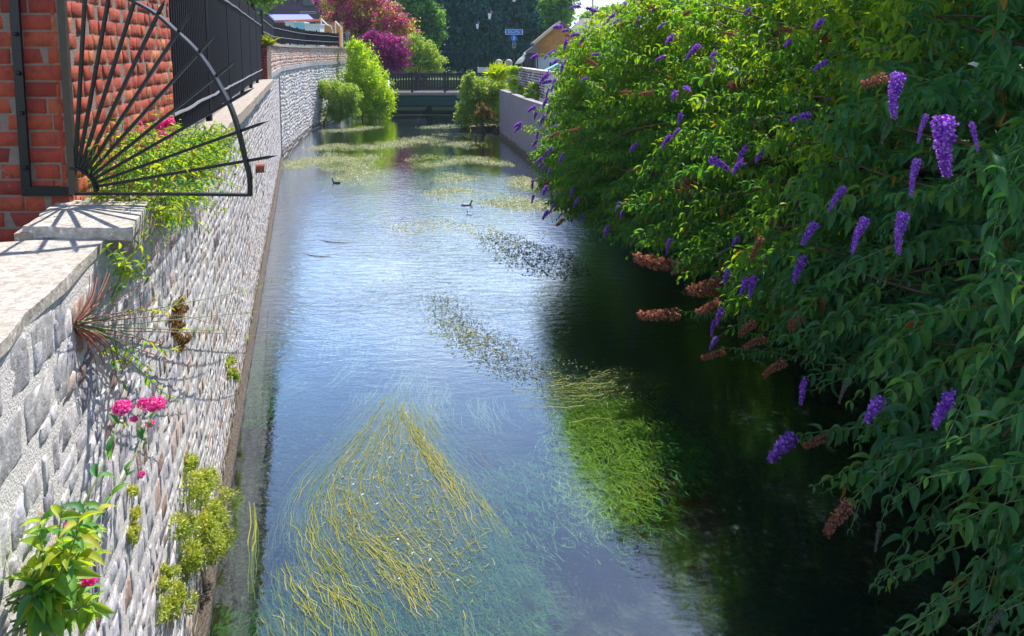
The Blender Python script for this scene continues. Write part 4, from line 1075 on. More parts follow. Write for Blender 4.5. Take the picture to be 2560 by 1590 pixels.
P = np.stack([-0.826 - .2855 * Y + rng.uniform(-.16, .14, n), Y, 3.12 + rng.uniform(-.06, .13, n)], 1)
dl.add(P, norm(rng.normal(0, 1, (n, 3))), norm(rng.normal(0, 1, (n, 3)) + UP), rng.uniform(.015, .05, n), rng.uniform(.008, .018, n), rng.random(n), 'low')
lv.build('foliage', M['leaf_val'], t); st.build('stems', M['stem_green'], t); dl.build('dry_leaves', M['leaf_dry'], t)
for u, v, r in [(405, 312, .028), (425, 305, .024), (345, 310, .018), (412, 340, .026), (395, 318, .02)]:
    flower_cluster(t, at_y(u, v, 4.3), r, 60, .014)
t = thing('wall_creeper', 'tall thin straggling weed against the sunlit brick side of the wall end', 'plant', (-2.12, 3.9, 3.1))
lv = Leaves(); st = MB()
for k in range(9):
    Y = random.uniform(3.8, 4.9); x = np.interp(Y, [3.42, 5.32], [-2.04, -2.41]) + .03
    b0 = np.array((x, Y, 3.12)); b1 = b0 + np.array((random.uniform(.02, .10), random.uniform(-.1, .1), random.uniform(.3, .62)))
    poly_stem(lv, st, [b0, b0 * .5 + b1 * .5, b1], .03, 10, .002, rb=random.uniform(0, .4), tpl='mid', from_t=.3)
lv.build('foliage', M['leaf_val'], t); st.build('stems', M['stem_green'], t)
# mossy cushions
def cushion(label, pxs, n, size, mat='leaf_moss', name='moss_clump', offm=.06, tpl='low', rr=(0, 1)):
    c = off(*pxs[0][:2], 0)
    t = thing(name, label, 'plant', c)
    lv = Leaves()
    tot = sum(r for _, _, r in pxs)
    pxs = [(u + random.gauss(0, r * .55), v + random.gauss(0, r * .6), r * random.uniform(.3, .62)) for (u, v, r) in pxs for _ in range(6)]; tot = sum(q[2] for q in pxs)
    for (u, v, r) in pxs:
        p = on_wall(u, v); k = np.linalg.norm(p - np.array((0, 0, H))) / FPX * r
        m = int(n * r / tot); d = norm(rng.normal(0, 1, (m, 3)) + WN * .4)
        P = p + WN * k * .5 + d * k * rng.uniform(.55, 1.05, (m, 1))
        lv.add(P, norm(d + rng.normal(0, .7, (m, 3))), norm(d + rng.normal(0, .5, (m, 3))), size * rng.uniform(.6, 1.3, m), size * .5 * rng.uniform(.7, 1.2, m), rr[0] + (rr[1] - rr[0]) * np.clip(rng.random(m) * .6 + .4 * (d[:, 2] * .5 + .5), 0, 1) ** 1.0, tpl)
    lv.build('foliage', M[mat], t)
    return t
cushion('large yellow green stonecrop cushion low on the flint wall', [(478, 1180, 26), (490, 1230, 42), (500, 1280, 55), (530, 1320, 55), (490, 1350, 55), (540, 1280, 35), (560, 1360, 30), (470, 1400, 26), (465, 1320, 38)], 11000, .026, offm=.1)
cushion('smaller stonecrop cushion near the waterline below the large one', [(425, 1470, 30), (410, 1510, 28), (450, 1500, 22), (420, 1430, 16)], 2600, .022)
cushion('brown mossy streak hanging down the wall beside the sprawling plant', [(432, 760, 13), (436, 785, 14), (438, 810, 14), (445, 840, 14), (450, 865, 9)], 3000, .018, 'leaf_dry')
cushion('thin orange moss patch high on the wall between valerian and cushion', [(330, 1225, 9), (332, 1290, 12), (330, 1320, 12), (328, 1345, 9)], 1300, .016, 'leaf_moss', rr=(.4, 1))
cushion('small moss tuft near the waterline halfway along the near wall', [(570, 905, 9), (578, 930, 10), (583, 945, 7)], 700, .035)
cushion('small yellow tuft on the grey part of the far wall', [(745, 262, 5), (740, 285, 4)], 300, .09)

# ------------------------------------------------------------------ river weed
class Ribbons:
    def __init__(s): s.V = []; s.F = []; s.R = []; s.n = 0
    def add(s, pts, wd, rnd):
        pts = np.asarray(pts, float); d = np.gradient(pts, axis=0); d = norm(d)
        sd_ = np.stack([-d[:, 1], d[:, 0], np.zeros(len(d))], 1); k = len(pts)
        wv = (wd * np.sin(np.linspace(.35, PI - .25, k)) ** .5 / 2)[:, None]
        s.V.append(np.stack([pts - sd_ * wv, pts + sd_ * wv], 1).reshape(-1, 3))
        i = np.arange(k - 1) * 2 + s.n
        s.F.append(np.stack([i, i + 1, i + 3, i + 2], 1)); s.R.append(np.full(2 * k, rnd)); s.n += 2 * k
    def build(s, name, mat, parent=None):
        return link(name, fast_mesh(name, np.concatenate(s.V), np.concatenate(s.F), np.concatenate(s.R), True), mat, parent)
def guide(px, z=0): return np.array([on_z(u, v, z) for u, v in px])
def strands(rb, g, n, spread, z, wd=.008, frac=(.35, 1.0), wig=.02, conv=1.0, rr=(0, 1)):
    g = np.array(catmull(g, 8)); seg = np.linalg.norm(np.diff(g, axis=0), axis=1); cum = np.concatenate([[0], np.cumsum(seg)]); T = cum[-1]
    for _ in range(n):
        f = random.uniform(*frac); a = random.uniform(0, 1 - f) if f < 1 else 0
        k = max(5, int(f * T / .06)); k = min(k, 40)
        u = np.linspace(a, min(1, a + f), k) * T
        P = np.stack([np.interp(u, cum, g[:, j]) for j in range(3)], 1)
        d = norm(np.gradient(P, axis=0)); sd_ = np.stack([-d[:, 1], d[:, 0], np.zeros(k)], 1)
        o = random.gauss(0, spread); ph = random.random() * 6; fr = random.uniform(4, 10)
        tt = np.linspace(0, 1, k)
        P = P + sd_ * (o * (1 - conv * .6 * tt) + wig * np.sin(ph + fr * tt * T * .8) + .5 * wig * np.sin(ph * 2 + 19 * tt))[:, None]
        P[:, 2] = random.uniform(*z) + .008 * np.sin(ph + 5 * tt)
        rb.add(P, wd * random.uniform(.6, 1.3), random.uniform(*rr))
def in_poly(p, poly):
    x, y = p; c = False; j = len(poly) - 1
    for i in range(len(poly)):
        if ((poly[i][1] > y) != (poly[j][1] > y)) and (x < (poly[j][0] - poly[i][0]) * (y - poly[i][1]) / (poly[j][1] - poly[i][1]) + poly[i][0]): c = not c
        j = i
    return c
def poly_pts(px, n):
    P = [tuple(on_z(u, v)[:2]) for u, v in px]; xs = [p[0] for p in P]; ys_ = [p[1] for p in P]; out = []
    while len(out) < n:
        q = (random.uniform(min(xs), max(xs)), random.uniform(min(ys_), max(ys_)))
        if in_poly(q, P): out.append(q)
    return out
def blades(rb, px, n, ln, z, wd, dirv, spread=.4, rr=(0, 1), curl=.0):
    for (x, y) in poly_pts(px, n):
        x += random.gauss(0, .11); y += random.gauss(0, .14)
        a = math.atan2(dirv[1], dirv[0]) + random.gauss(0, spread); L = random.uniform(*ln); k = 6
        P = []; cx_, cy_ = x, y; zz = random.uniform(*z); cu = random.gauss(0, curl)
        for i in range(k):
            P.append((cx_, cy_, min(zz + random.uniform(-.004, .004) + i * .004, max(z)))); cx_ += math.cos(a) * L / k; cy_ += math.sin(a) * L / k; a += cu
        rb.add(P, wd * random.uniform(.6, 1.3), random.uniform(*rr))
def bits(lv, px, n, size, z=(0.003, .02), rr=(0, 1), edge=True, flat=.35, patchy=None):
    P = np.array(poly_pts(px, n))
    if patchy is not None:
        x, y = P[:, 0], P[:, 1]
        f = np.sin(x * 2.3 + 1.3 * np.sin(y * 1.1)) + np.sin(y * 1.7 - x * .8 + 2) + .8 * np.sin(x * 5.1 + y * 2.9) + .6 * np.sin(y * 6.3 - x * 3.1) + rng.normal(0, .35, len(P))
        P = P[f > patchy]
    if len(P) < 4: P = np.array(poly_pts(px, 8))
    P = P; m = len(P); P = P + rng.normal(0, .06, P.shape) * (1 + P[:, 1:2] * .08)
    P3 = np.concatenate([P, rng.uniform(*z, (m, 1))], 1)
    a = norm(rng.normal(0, 1, (m, 3)) * [1, 1, .2]); N = norm(rng.normal(0, flat, (m, 3)) + UP)
    lv.add(P3, a, N, size * rng.uniform(.5, 1.4, m), size * .45 * rng.uniform(.6, 1.3, m), rr[0] + (rr[1] - rr[0]) * rng.random(m), 'low')
GW = 'trailing water weed beds'
ZZ = 1
t = thing('water_weed', 'large yellow streaming weed bed fanning out in the bottom centre of the river', 'water weed', on_z(1000, 1350), GW)
rb = Ribbons(); Z = (-.09, .010)
G = lambda px: guide(px)
fanG = [[(990, 960), (900, 1090), (830, 1180), (800, 1270), (820, 1370), (880, 1450)], [(1000, 980), (930, 1100), (880, 1200), (900, 1300), (970, 1400), (1060, 1500)],
        [(1005, 990), (980, 1100), (950, 1200), (1000, 1300), (1080, 1400), (1130, 1500)], [(1010, 1000), (1030, 1090), (1060, 1200), (1110, 1300), (1170, 1400)],
        [(1015, 1000), (1070, 1110), (1130, 1210), (1190, 1320), (1230, 1400)], [(850, 1180), (880, 1300), (960, 1390), (1050, 1470), (1110, 1560)]]
body = [(980, 1010), (1040, 1080), (1130, 1230), (1190, 1330), (1190, 1430), (1130, 1500), (1000, 1470), (880, 1400), (810, 1320), (800, 1240), (850, 1150)]
for q, gg in enumerate(fanG):
    strands(rb, G(gg), 900, .13, (-.13, .008), .0032, (.08, .32), .009, -.6, (0, .9))
    strands(rb, G(gg), 35, .10, (-.03, .008), .0042, (.12, .4), .012, -.5, (.1, 1))
strands(rb, G([(1000, 1000), (1040, 1080), (1100, 1170), (1160, 1260), (1200, 1335)]), 200, .05, (-.03, .01), .0045, (.15, .5), .015, 0)
strands(rb, G([(850, 1330), (930, 1370), (1010, 1440), (1050, 1500), (1110, 1560)]), 200, .06, (-.03, .01), .0045, (.15, .5), .015, 0)
blades(rb, body, 4600, (.03, .12), (-.09, .008), .0045, (.5, -.6), .7, (0, 1), .3)
rb.build('yellow_strands', M['weed_yellow'], t)['kind'] = 'stuff'
rb = Ribbons(); green = [(1140, 1300), (1210, 1300), (1300, 1400), (1345, 1500), (1340, 1600), (700, 1600), (680, 1480), (860, 1460), (1050, 1480), (1150, 1440)]
blades(rb, green, 9500, (.06, .22), (-.18, -.02), .006, (.45, -.6), .5, (0, .8), .12)
blades(rb, body, 1100, (.06, .2), (-.16, -.06), .009, (.5, -.6), .6, (0, .8), .2)
blades(rb, green, 420, (.08, .2), (-.10, -.02), .006, (.25, -.7), .35, (.7, 1), .1)
rb.build('green_strands', M['weed_green'], t)
lv = Leaves(); bits(lv, body, 420, .014, (.004, .012), (.3, 1)); bits(lv, body, 22, .035, (.006, .012), (.95, 1)); lv.build('floating_bits', M['weed_pale'], t)['kind'] = 'stuff'
lv = Leaves(); bits(lv, [(850, 1180), (1000, 1180), (960, 1330), (850, 1330)], 9, .05, (.006, .012), (.2, .8)); lv.build('floating_leaves', M['leaf_dry'], t)['kind'] = 'stuff'

t = thing('water_weed', 'long yellow streamers trailing in the bottom left of the river', 'water weed', on_z(780, 1500), GW)
rb = Ribbons()
for px in [[(690, 1400), (730, 1480), (780, 1560), (800, 1640)], [(740, 1370), (800, 1450), (860, 1530), (900, 1620)], [(850, 1440), (910, 1500), (960, 1570), (1000, 1640)], [(740, 1260), (770, 1350), (830, 1420), (880, 1480)], [(760, 1400), (830, 1480), (880, 1560), (930, 1640)], [(690, 1510), (720, 1570), (740, 1650)]]:
    strands(rb, G(px), 130, .08, Z, .0045, (.2, .7), .02, .2)
strands(rb, G([(1150, 1500), (1165, 1560), (1190, 1640)]), 20, .03, Z, .009, (.4, .9), .015, .3)
rb.build('yellow_strands', M['weed_yellow'], t)['kind'] = 'stuff'
t = thing('water_weed', 'narrow yellow strand of weed trailing close beside the left wall', 'water weed', on_z(632, 1400), GW)
rb = Ribbons(); strands(rb, G([(625, 1245), (636, 1300), (632, 1380), (628, 1450), (632, 1500)]), 16, .012, Z, .008, (.5, 1), .01, 0)
rb.build('yellow_strands', M['weed_yellow'], t)['kind'] = 'stuff'
t = thing('water_weed', 'dark weed bed in the shallows along the foot of the left wall', 'water weed', on_z(640, 1000), GW)
rb = Ribbons(); blades(rb, [(625, 840), (690, 830), (690, 1010), (640, 1040), (610, 1000)], 1500, (.06, .2), (-.2, -.03), .012, (-.2, -1), .4, (0, .9), .1)
blades(rb, [(560, 1480), (640, 1480), (640, 1600), (540, 1600)], 300, (.06, .15), (-.25, -.15), .01, (-.2, -1), .4, (0, .6), .1)
rb.build('green_strands', M['weed_green'], t)
t = thing('water_weed', 'dense lime and dark green weed bed in the shade right of centre', 'water weed', on_z(1500, 1150), GW)
dk = [(1385, 1010), (1480, 960), (1600, 960), (1625, 1100), (1620, 1220), (1560, 1290), (1440, 1280), (1400, 1180)]
rb = Ribbons(); blades(rb, dk, 9000, (.06, .18), (-.14, -.01), .007, (.25, -1), .45, (0, 1), .15); rb.build('lit_strands', M['weed_lime'], t)
rb = Ribbons(); blades(rb, dk, 2600, (.1, .25), (-.32, -.14), .014, (.25, -1), .3, (0, .7), .1)
blades(rb, [(1600, 1000), (1700, 1030), (1770, 1110), (1700, 1170), (1620, 1180)], 1500, (.08, .2), (-.3, -.05), .012, (.25, -1), .3, (0, .9), .1)
blades(rb, [(1180, 1150), (1390, 1080), (1420, 1290), (1250, 1270)], 700, (.08, .25), (-.3, -.12), .01, (.4, -1), .3, (0, .9), .1)
rb.build('deep_strands', M['weed_green'], t)
t = thing('water_weed', 'yellow surface weed strip along the top edge of the dark bed', 'water weed', on_z(1420, 980), GW)
rb = Ribbons()
strands(rb, G([(1640, 935), (1520, 960), (1420, 975), (1270, 985)]), 420, .22, (-.06, .008), .0055, (.1, .4), .03, 0)
rb.build('yellow_strands', M['weed_yellow'], t)['kind'] = 'stuff'
lv = Leaves(); bits(lv, [(1190, 880), (1380, 900), (1600, 930), (1610, 1000), (1400, 1010), (1270, 950)], 2600, .028, (-.02, .01), (0, .9)); lv.build('floating_bits', M['weed_dark'], t)['kind'] = 'stuff'
t = thing('water_weed', 'diagonal raft of broken weed drifting in the middle of the river', 'water weed', on_z(1160, 800), GW)
lv = Leaves(); bits(lv, [(1080, 740), (1120, 730), (1200, 820), (1280, 850), (1400, 960), (1250, 940), (1160, 880), (1100, 830)], 2400, .035, (.0, .012), (.2, .95)); lv.build('floating_bits', M['weed_dark'], t)['kind'] = 'stuff'
rb = Ribbons(); blades(rb, [(1080, 800), (1200, 820), (1230, 880), (1110, 860)], 160, (.06, .2), (-.02, .006), .012, (1, -.6), .6, (.2, .9), .2); rb.build('yellow_strands', M['weed_yellow'], t)['kind'] = 'stuff'
t = thing('water_weed', 'pale thin underwater streamers left of centre in the blue water', 'water weed', on_z(900, 870), GW)
rb = Ribbons()
for px in [[(870, 790), (850, 850), (830, 900)], [(920, 850), (880, 900), (820, 960)], [(1030, 900), (1000, 960), (975, 1010)], [(1100, 940), (1095, 1000), (1100, 1060)], [(1200, 980), (1210, 1020), (1240, 1070)], [(700, 960), (780, 930)], [(930, 960), (905, 1010)], [(1010, 820), (1000, 880)]]:
    strands(rb, G(px), 60, .13, (-.12, -.01), .0035, (.2, .7), .02, 0, (.2, .9))
rb.build('pale_strands', M['weed_pale'], t)
t = thing('water_weed', 'black and pale speckled weed raft beside the bush reflection', 'water weed', on_z(1340, 640), GW)
lv = Leaves(); bits(lv, [(1190, 580), (1290, 590), (1440, 640), (1470, 690), (1380, 700), (1260, 660)], 1500, .06, (.0, .02), (0, .95)); lv.build('floating_bits', M['weed_dark'], t)['kind'] = 'stuff'
t = thing('water_weed', 'long thin yellowish weed line across the rippled water', 'water weed', on_z(1130, 565), GW)
lv = Leaves(); bits(lv, [(970, 560), (1100, 545), (1260, 575), (1250, 590), (1100, 575), (1000, 590)], 800, .06, (-.01, .015), (.1, .9)); lv.build('floating_bits', M['weed_pale'], t)['kind'] = 'stuff'
GM = 'floating weed mats upstream'
mats = [('broad cream weed mat with the dark duck on it, left of centre', [(700, 420), (770, 398), (930, 390), (950, 455), (860, 468), (750, 465), (880, 430)], 2800),
        ('weed mat above the duck mat reaching towards the left wall', [(690, 410), (830, 380), (940, 385), (930, 415), (760, 428)], 2000),
        ('thin pale weed mat close to the corner of the far left wall', [(755, 372), (840, 358), (940, 362), (960, 372), (860, 378)], 1100),
        ('pale weed mat running out from the left shrubs', [(800, 322), (900, 312), (960, 316), (900, 326), (820, 330)], 900),
        ('weed mat in the centre between the two cream mats', [(910, 356), (980, 346), (1060, 366), (1000, 372)], 700),
        ('long cream weed mat in mid channel below the footbridge', [(975, 346), (1060, 340), (1120, 350), (1080, 358), (1000, 356)], 900),
        ('thin weed mat running to the foot of the right wall', [(1080, 362), (1160, 354), (1260, 364), (1180, 372)], 700),
        ('large tan weed mat right of centre nearest the right wall', [(995, 410), (1050, 388), (1150, 390), (1270, 398), (1290, 415), (1160, 405), (1060, 418)], 2200),
        ('weed mat beside the lowest buddleia tips', [(1260, 460), (1300, 440), (1340, 455), (1330, 485), (1270, 475)], 1200),
        ('broken weed mat with a mallard on it in the rippled water', [(1060, 480), (1130, 468), (1290, 490), (1440, 520), (1350, 530), (1200, 515), (1110, 505)], 2000),
        ('small white weed patch nearest the footbridge', [(1050, 318), (1120, 312), (1160, 320), (1090, 326)], 500),
        ('narrow weed streak near the waterside shrub', [(1085, 336), (1180, 332), (1200, 340), (1120, 344)], 400),
        ('sparse weed patch just below the long right mat', [(1060, 445), (1130, 432), (1200, 448), (1130, 458)], 500)]
for lab, px, n in mats:
    cu = np.mean(px, axis=0)
    t = thing('weed_mat', lab, 'water weed', on_z(*cu), GM)
    rb = Ribbons(); blades(rb, px, int(n * .3), (.15, .5), (-.06, .004), .018, (1, .1), .5, (0, 1), .2); rb.build('trailing_stems', M['weed_lime'], t)['kind'] = 'stuff'
    lv = Leaves(); bits(lv, px, int(n * 3.4), .05, (.002, .03), (.0, 1), flat=.6, patchy=.15); lv.build('floating_bits', M['weed_pale'], t)['kind'] = 'stuff'
t = thing('ripple_line', 'thin dark tube drawn as a stick slanting across the water by the left wall', 'ripple', on_z(850, 640))  # thin dark tubes stand in for ripple lines on the water
mb = MB(); mb.tube([on_z(690, 585, -.05), on_z(830, 605, .01), on_z(960, 612, -.02)], [.008, .006, .003], 5); mb.build('ripple', M['stem_brown'], t)
t = thing('ripple_line', 'second thin tube drawn as a stick lying nearer the camera by the left wall', 'ripple', on_z(750, 640))
mb = MB(); mb.tube([on_z(665, 622, -.05), on_z(790, 640, .01), on_z(905, 648, -.02)], [.008, .006, .003], 5); mb.build('ripple', M['stem_brown'], t)

# ------------------------------------------------------------------ birds
def bird(name, label, cat, loc, face, s, body, headm, wingm, neck=1.0, legs=False, group=None):
    """face: heading angle; s: body length"""
    t = thing(name, label, cat, loc, group)
    R_ = np.array([[math.cos(face), -math.sin(face), 0], [math.sin(face), math.cos(face), 0], [0, 0, 1]]); L0 = np.array(loc, float)
    T_ = lambda p: R_ @ (np.array(p) * s) + L0
    lz = 0.28 if legs else 0.0
    up = neck
    pts = [(-.55, 0, .22), (-.42, 0, .18), (-.2, 0, .15), (.05, 0, .14), (.25, 0, .19), (.34, 0, .30 + .08 * up), (.38, 0, .42 + .14 * up), (.44, 0, .50 + .16 * up), (.52, 0, .49 + .16 * up)]
    if legs: pts = [(-.50, 0, .05), (-.36, 0, .10), (-.18, 0, .22), (0.0, 0, .36), (.12, 0, .52), (.17, 0, .66), (.19, 0, .76), (.25, 0, .81), (.32, 0, .80)]
    rad = [.03, .10, .17, .19, .15, .085, .07, .085, .04]
    mb = MB(); mb.tube([T_((a, b, c + lz)) for a, b, c in pts], [r * s for r in rad], 10); mb.build('body', M[body], t, True)
    mb = MB()
    h = pts[7]; mb.lathe(T_((h[0], 0, h[2] - .07 + lz)), [(.02 * s, -.02 * s), (.085 * s, .03 * s), (.09 * s, .08 * s), (.06 * s, .14 * s), (.01 * s, .165 * s)], 10); mb.build('head', M[headm], t, True)
    mb = MB(); mb.bar(T_((h[0] + .06, 0, h[2] + lz)), T_((h[0] + .16, 0, h[2] - .02 + lz)), .045 * s, .03 * s, tip=.04 * s); mb.build('beak', M['beak'], t)
    for sg in (-1, 1):
        mb = MB()
        q = [(.12, .15, .2), (-.1, .19, .2), (-.35, .12, .24), (-.58, .04, .27)] if not legs else [(.08, .15, .50), (-.05, .18, .34), (-.25, .13, .18), (-.50, .04, .06)]
        mb.tube([T_((a, b * sg, c + lz)) for a, b, c in q], [.05 * s, .085 * s, .06 * s, .015 * s], 8); mb.build('wing', M[wingm], t, True)
        if legs:
            mb = MB(); mb.tube([T_((0, .06 * sg, .42)), T_((.02, .06 * sg, 0))], [.02 * s, .014 * s], 5); mb.box(T_((.06, .06 * sg, .01)), (.12 * s, .08 * s, .02 * s)); mb.build('leg', M['beak'], t)
    return t
p = on_z(840, 458); bird('duck', 'black duck standing out on the cream weed mat facing left', 'duck', (p[0], p[1], -.03), PI * .97, .25, 'feather_dark', 'feather_dark', 'feather_dark', .6)
p = on_z(1090, 316); bird('duck', 'tiny brown duck swimming just below the footbridge', 'duck', (p[0], p[1], -.04), 0.2, .34, 'feather_brown', 'feather_brown', 'feather_brown', .3)
p = on_z(1168, 513); bird('duck', 'grey mallard with dark green head on the rippled water', 'duck', (p[0], p[1], -.04), .2, .27, 'feather_grey', 'bridge_beam', 'feather_grey', .2)
p = on_z(1173, 536); bird('duck', 'small grey duck on open water just in front of the mallard', 'duck', (p[0], p[1], -.04), 2.2, .2, 'feather_grey', 'feather_dark', 'feather_grey', .2)

# ------------------------------------------------------------------ right river wall, footbridge
wr = thing('concrete_wall', 'stained concrete river wall with brick above it behind the farthest buddleia', 'wall', (0.8, 27, 0))
rp = [(rx(21.0), 21.0), (0.81, 26.8), (-0.28, 33.8)]
mb = MB(); slab_path(mb, rp, -0.02, -0.30, -0.5, 2.15, side=1); 
slab_path(mb, [(-0.28, 33.8), (3.5, 35.2)], 0.02, -0.25, -0.5, 2.148, side=-1); mb.build('concrete_face', M['concrete'], wr)
mb = MB(); slab_path(mb, rp, 0.0, 0.08, -0.5, 0.22, side=-1, sub=.3); mb.build('footing', M['footing'], wr)
rp2 = [(a + 0.38, b) for a, b in rp]
mb = MB(); slab_path(mb, rp2, 0.0, -0.25, 2.0, 3.12, side=-1); mb.build('upper_core', M['mortar'], wr)
masonry('upper_brickwork', M['brick_purple'], wr, [(a, b) for a, b in rp2[::-1]][:2], 2.16, 3.1, 0.10, (0.14, 0.26), 0.014, 0.01, 0.3, (4, 3), 0.004, True, rcurve=lambda r, u, z: np.where(r < .5, 0.0, 0.95 + .05 * r), nrm_side=1)
mb = MB(); slab_path(mb, rp2, 0.05, -0.33, 3.12, 3.19, side=-1, sub=.5); mb.build('coping', M['coping'], wr)

br = thing('footbridge', 'dark timber footbridge with X braced railing on a green steel beam', 'bridge', (-4, 45, 0))
xa, xb = -10.0, 0.6
mb = MB(); mb.box(((xa + xb) / 2, 45.15, 0.90), (xb - xa, .3, .56)); mb.box(((xa + xb) / 2, 45.0, 1.165), (xb - xa, .1, .02)); mb.build('green_beam', M['bridge_beam'], br)
mb = MB(); mb.box(((xa + xb) / 2, 46.0, 1.32), (xb - xa, 2.1, .18)); mb.build('deck', M['deck'], br)
mb = MB(); mb.box(((xa + xb) / 2, 45.0, 1.475), (xb - xa, .14, .05)); mb.build('kerb_rail', M['bridge_dark'], br)
mb = MB(); mb.box(((xa + xb) / 2, 45.3, 0.56), (xb - xa, .5, .10)); mb.build('lower_flange', M['bridge_dark'], br)
mb = MB(); mb.tube([(xa, 45.2, .17), (xb, 45.2, .17)], .11, 8); mb.box((-5.1, 45.2, .38), (.5, .25, .30), taper=.4); mb.build('service_pipe', M['bridge_dark'], br, True)
for y in (45.02, 47.0):
    mb = MB(); mb.box(((xa + xb) / 2, y, 2.52), (xb - xa, .10, .07)); mb.build('top_rail', M['bridge_dark'], br)
    mb = MB(); mb.box(((xa + xb) / 2, y, 1.62), (xb - xa, .07, .07)); mb.build('bottom_rail', M['bridge_dark'], br)
    posts = [at_y(px, 200, 45)[0] for px in (745, 930, 1030, 1112, 1150, 1240)]
    posts = [xa + 0.1] + [p for p in posts if p > xa + .5]
    for p in posts:
        mb = MB(); mb.box((p, y + .01, 1.98), (.12, .12, 1.25)); mb.box((p, y + .01, 2.64), (.12, .12, .08), taper=.3); mb.build('post', M['bridge_dark'], br)
    mb = MB(); x = xa
    while x < xb:
        mb.box((x, y, 2.07), (.06, .035, .85)); x += .17
    mb.build('balusters', M['bridge_dark'], br)
    for px in (1035, 1055):
        c = at_y(px, 200, 45)[0]; mb = MB()
        mb.bar((c - .35, y - .03, 1.66), (c + .35, y - .03, 2.48), .05, .03, up=(0, 1, 0)); mb.bar((c - .35, y - .055, 2.48), (c + .35, y - .055, 1.66), .05, .03, up=(0, 1, 0)); mb.build('cross_brace', M['bridge_dark'], br)

# ------------------------------------------------------------------ lamps, signs, benches
def lamp(label, px, vtop, D, base_z, k=1.0):
    """px column, vtop: photo row of the lantern glass bottom"""
    g = at_y(px, vtop, D); x, y, z = g
    t = thing('street_lamp', label, 'street lamp', (x, y, base_z), 'black heritage street lamps')
    mb = MB(); mb.lathe((x, y, 0), [(.11, base_z), (.11, base_z + .5), (.07, base_z + .6), (.055, base_z + .7), (.045, z - .3), (.06, z - .28), (.04, z - .1), (.10, z - .02)], 10); mb.build('post', M['iron'], t, True)
    mb = MB(); mb.lathe((x, y, z), [(.095 * k, 0), (.185 * k, .42 * k)], 4, sq=True); mb.build('lantern_glass', M['lamp_glass'], t)
    mb = MB(); mb.lathe((x, y, z + .42 * k), [(.23 * k, 0), (.25 * k, .03 * k), (.15 * k, .14 * k), (.10 * k, .28 * k), (.06 * k, .36 * k), (.04 * k, .40 * k), (.015 * k, .50 * k)], 8); mb.build('lantern_cap', M['iron'], t)
    return t
lamp('larger of the two complete black street lamps against the dark willow', 1224, 48, 52, 1.5)
lamp('smaller farther black street lamp left of the larger one', 1193.5, 72, 62, 1.5)
tl = lamp('street lamp with only its lantern foot in view, above the blue signs', 1285, 4.5, 42, 1.9, 1.05)
# blue signs on that post
x, y, z = at_y(1285, 80, 42)
sg = thing('direction_sign', 'blue rectangular direction sign with white arrows on the lamp post', 'sign', (x, y - .1, z))
k = 42 / FPX
mb = MB(); mb.box((x, y - .10, z), (44 * k, .03, 13 * k)); mb.build('panel', M['sign_blue'], sg)
mb = MB(); bw = 44 * k / 2; bh = 13 * k / 2
for sx_ in (-1, 1): mb.box((x + sx_ * (bw - .012), y - .118, z), (.024, .006, bh * 2))
for sz_ in (-1, 1): mb.box((x, y - .118, z + sz_ * (bh - .010)), (bw * 2 - .05, .006, .018))
mb.build('border', M['sign_white'], sg)
mb = MB()
for row, words in ((.30, [(-.62, .46), (.05, .52)]), (-.28, [(-.62, .34), (-.22, .40), (.42, .24)])):
    for (a, wd) in words:
        nL = max(3, int(wd * bw / .028)); 
        for q in range(nL):
            xx = x + a * bw + q * .030
            mb.box((xx, y - .119, z + row * bh), (.016, .006, .034 + .014 * (q % 3 == 0)))
for sx_ in (-1, 1):
    xx = x + sx_ * (bw - .055); mb.box((xx, y - .119, z - .02), (.014, .006, .09)); mb.bar((xx - .022, y - .119, z + .02), (xx, y - .119, z + .052), .012, .006, up=(0, 1, 0)); mb.bar((xx + .022, y - .1195, z + .02), (xx, y - .1195, z + .052), .012, .006, up=(0, 1, 0))
mb.build('lettering', M['sign_white'], sg)
x2, y2, z2 = at_y(1285, 95.5, 42)
rs = thing('round_sign', 'round blue path sign with a pale walking figure on the lamp post', 'sign', (x2, y2 - .1, z2))
def disc(c, r, th, n=24):
    mb = MB(); V = [(c[0] + r * math.cos(2 * PI * i / n), c[1] + s_, c[2] + r * math.sin(2 * PI * i / n)) for s_ in (-th / 2, th / 2) for i in range(n)]
    mb.add(V, [tuple(range(n)), tuple(range(n, 2 * n))[::-1]] + [(i, (i + 1) % n + 0, (i + 1) % n + n, i + n) for i in range(n)]); return mb
disc((x2, y2 - .10, z2), .18, .02).build('panel', M['sign_blue'], rs)
mb = disc((x2 + .01, y2 - .114, z2 + .085), .028, .006); mb.bar((x2 + .005, y2 - .114, z2 + .05), (x2, y2 - .114, z2 - .03), .045, .006, up=(0, 1, 0)); mb.bar((x2, y2 - .115, z2 - .03), (x2 - .04, y2 - .115, z2 - .11), .02, .006, up=(0, 1, 0)); mb.bar((x2, y2 - .116, z2 - .03), (x2 + .04, y2 - .116, z2 - .11), .02, .006, up=(0, 1, 0)); mb.build('figure', M['sign_white'], rs)
x3, y3, z3 = at_y(1285, 112, 42)
sl = thing('small_plate', 'small pale outlined plate on the lamp post below the round sign', 'sign', (x3, y3 - .07, z3))
mb = MB()
for dx in (-.06, .06): mb.box((x3 + dx, y3 - .07, z3), (.02, .01, .36))
mb.box((x3, y3 - .07, z3 - .17), (.10, .01, .02)); mb.build('plate', M['sign_white'], sl)
# thin pole against the bright sky
x, y, z = at_y(1482, 10, 60)
t = thing('thin_pole', 'plain dark pole rising against the bright sky gap', 'pole', (x, y, 1.5)); mb = MB(); mb.lathe((x, y, 0), [(.07, 1.5), (.05, 9.5), (.04, 9.6)], 8); mb.build('pole', M['iron'], t, True)
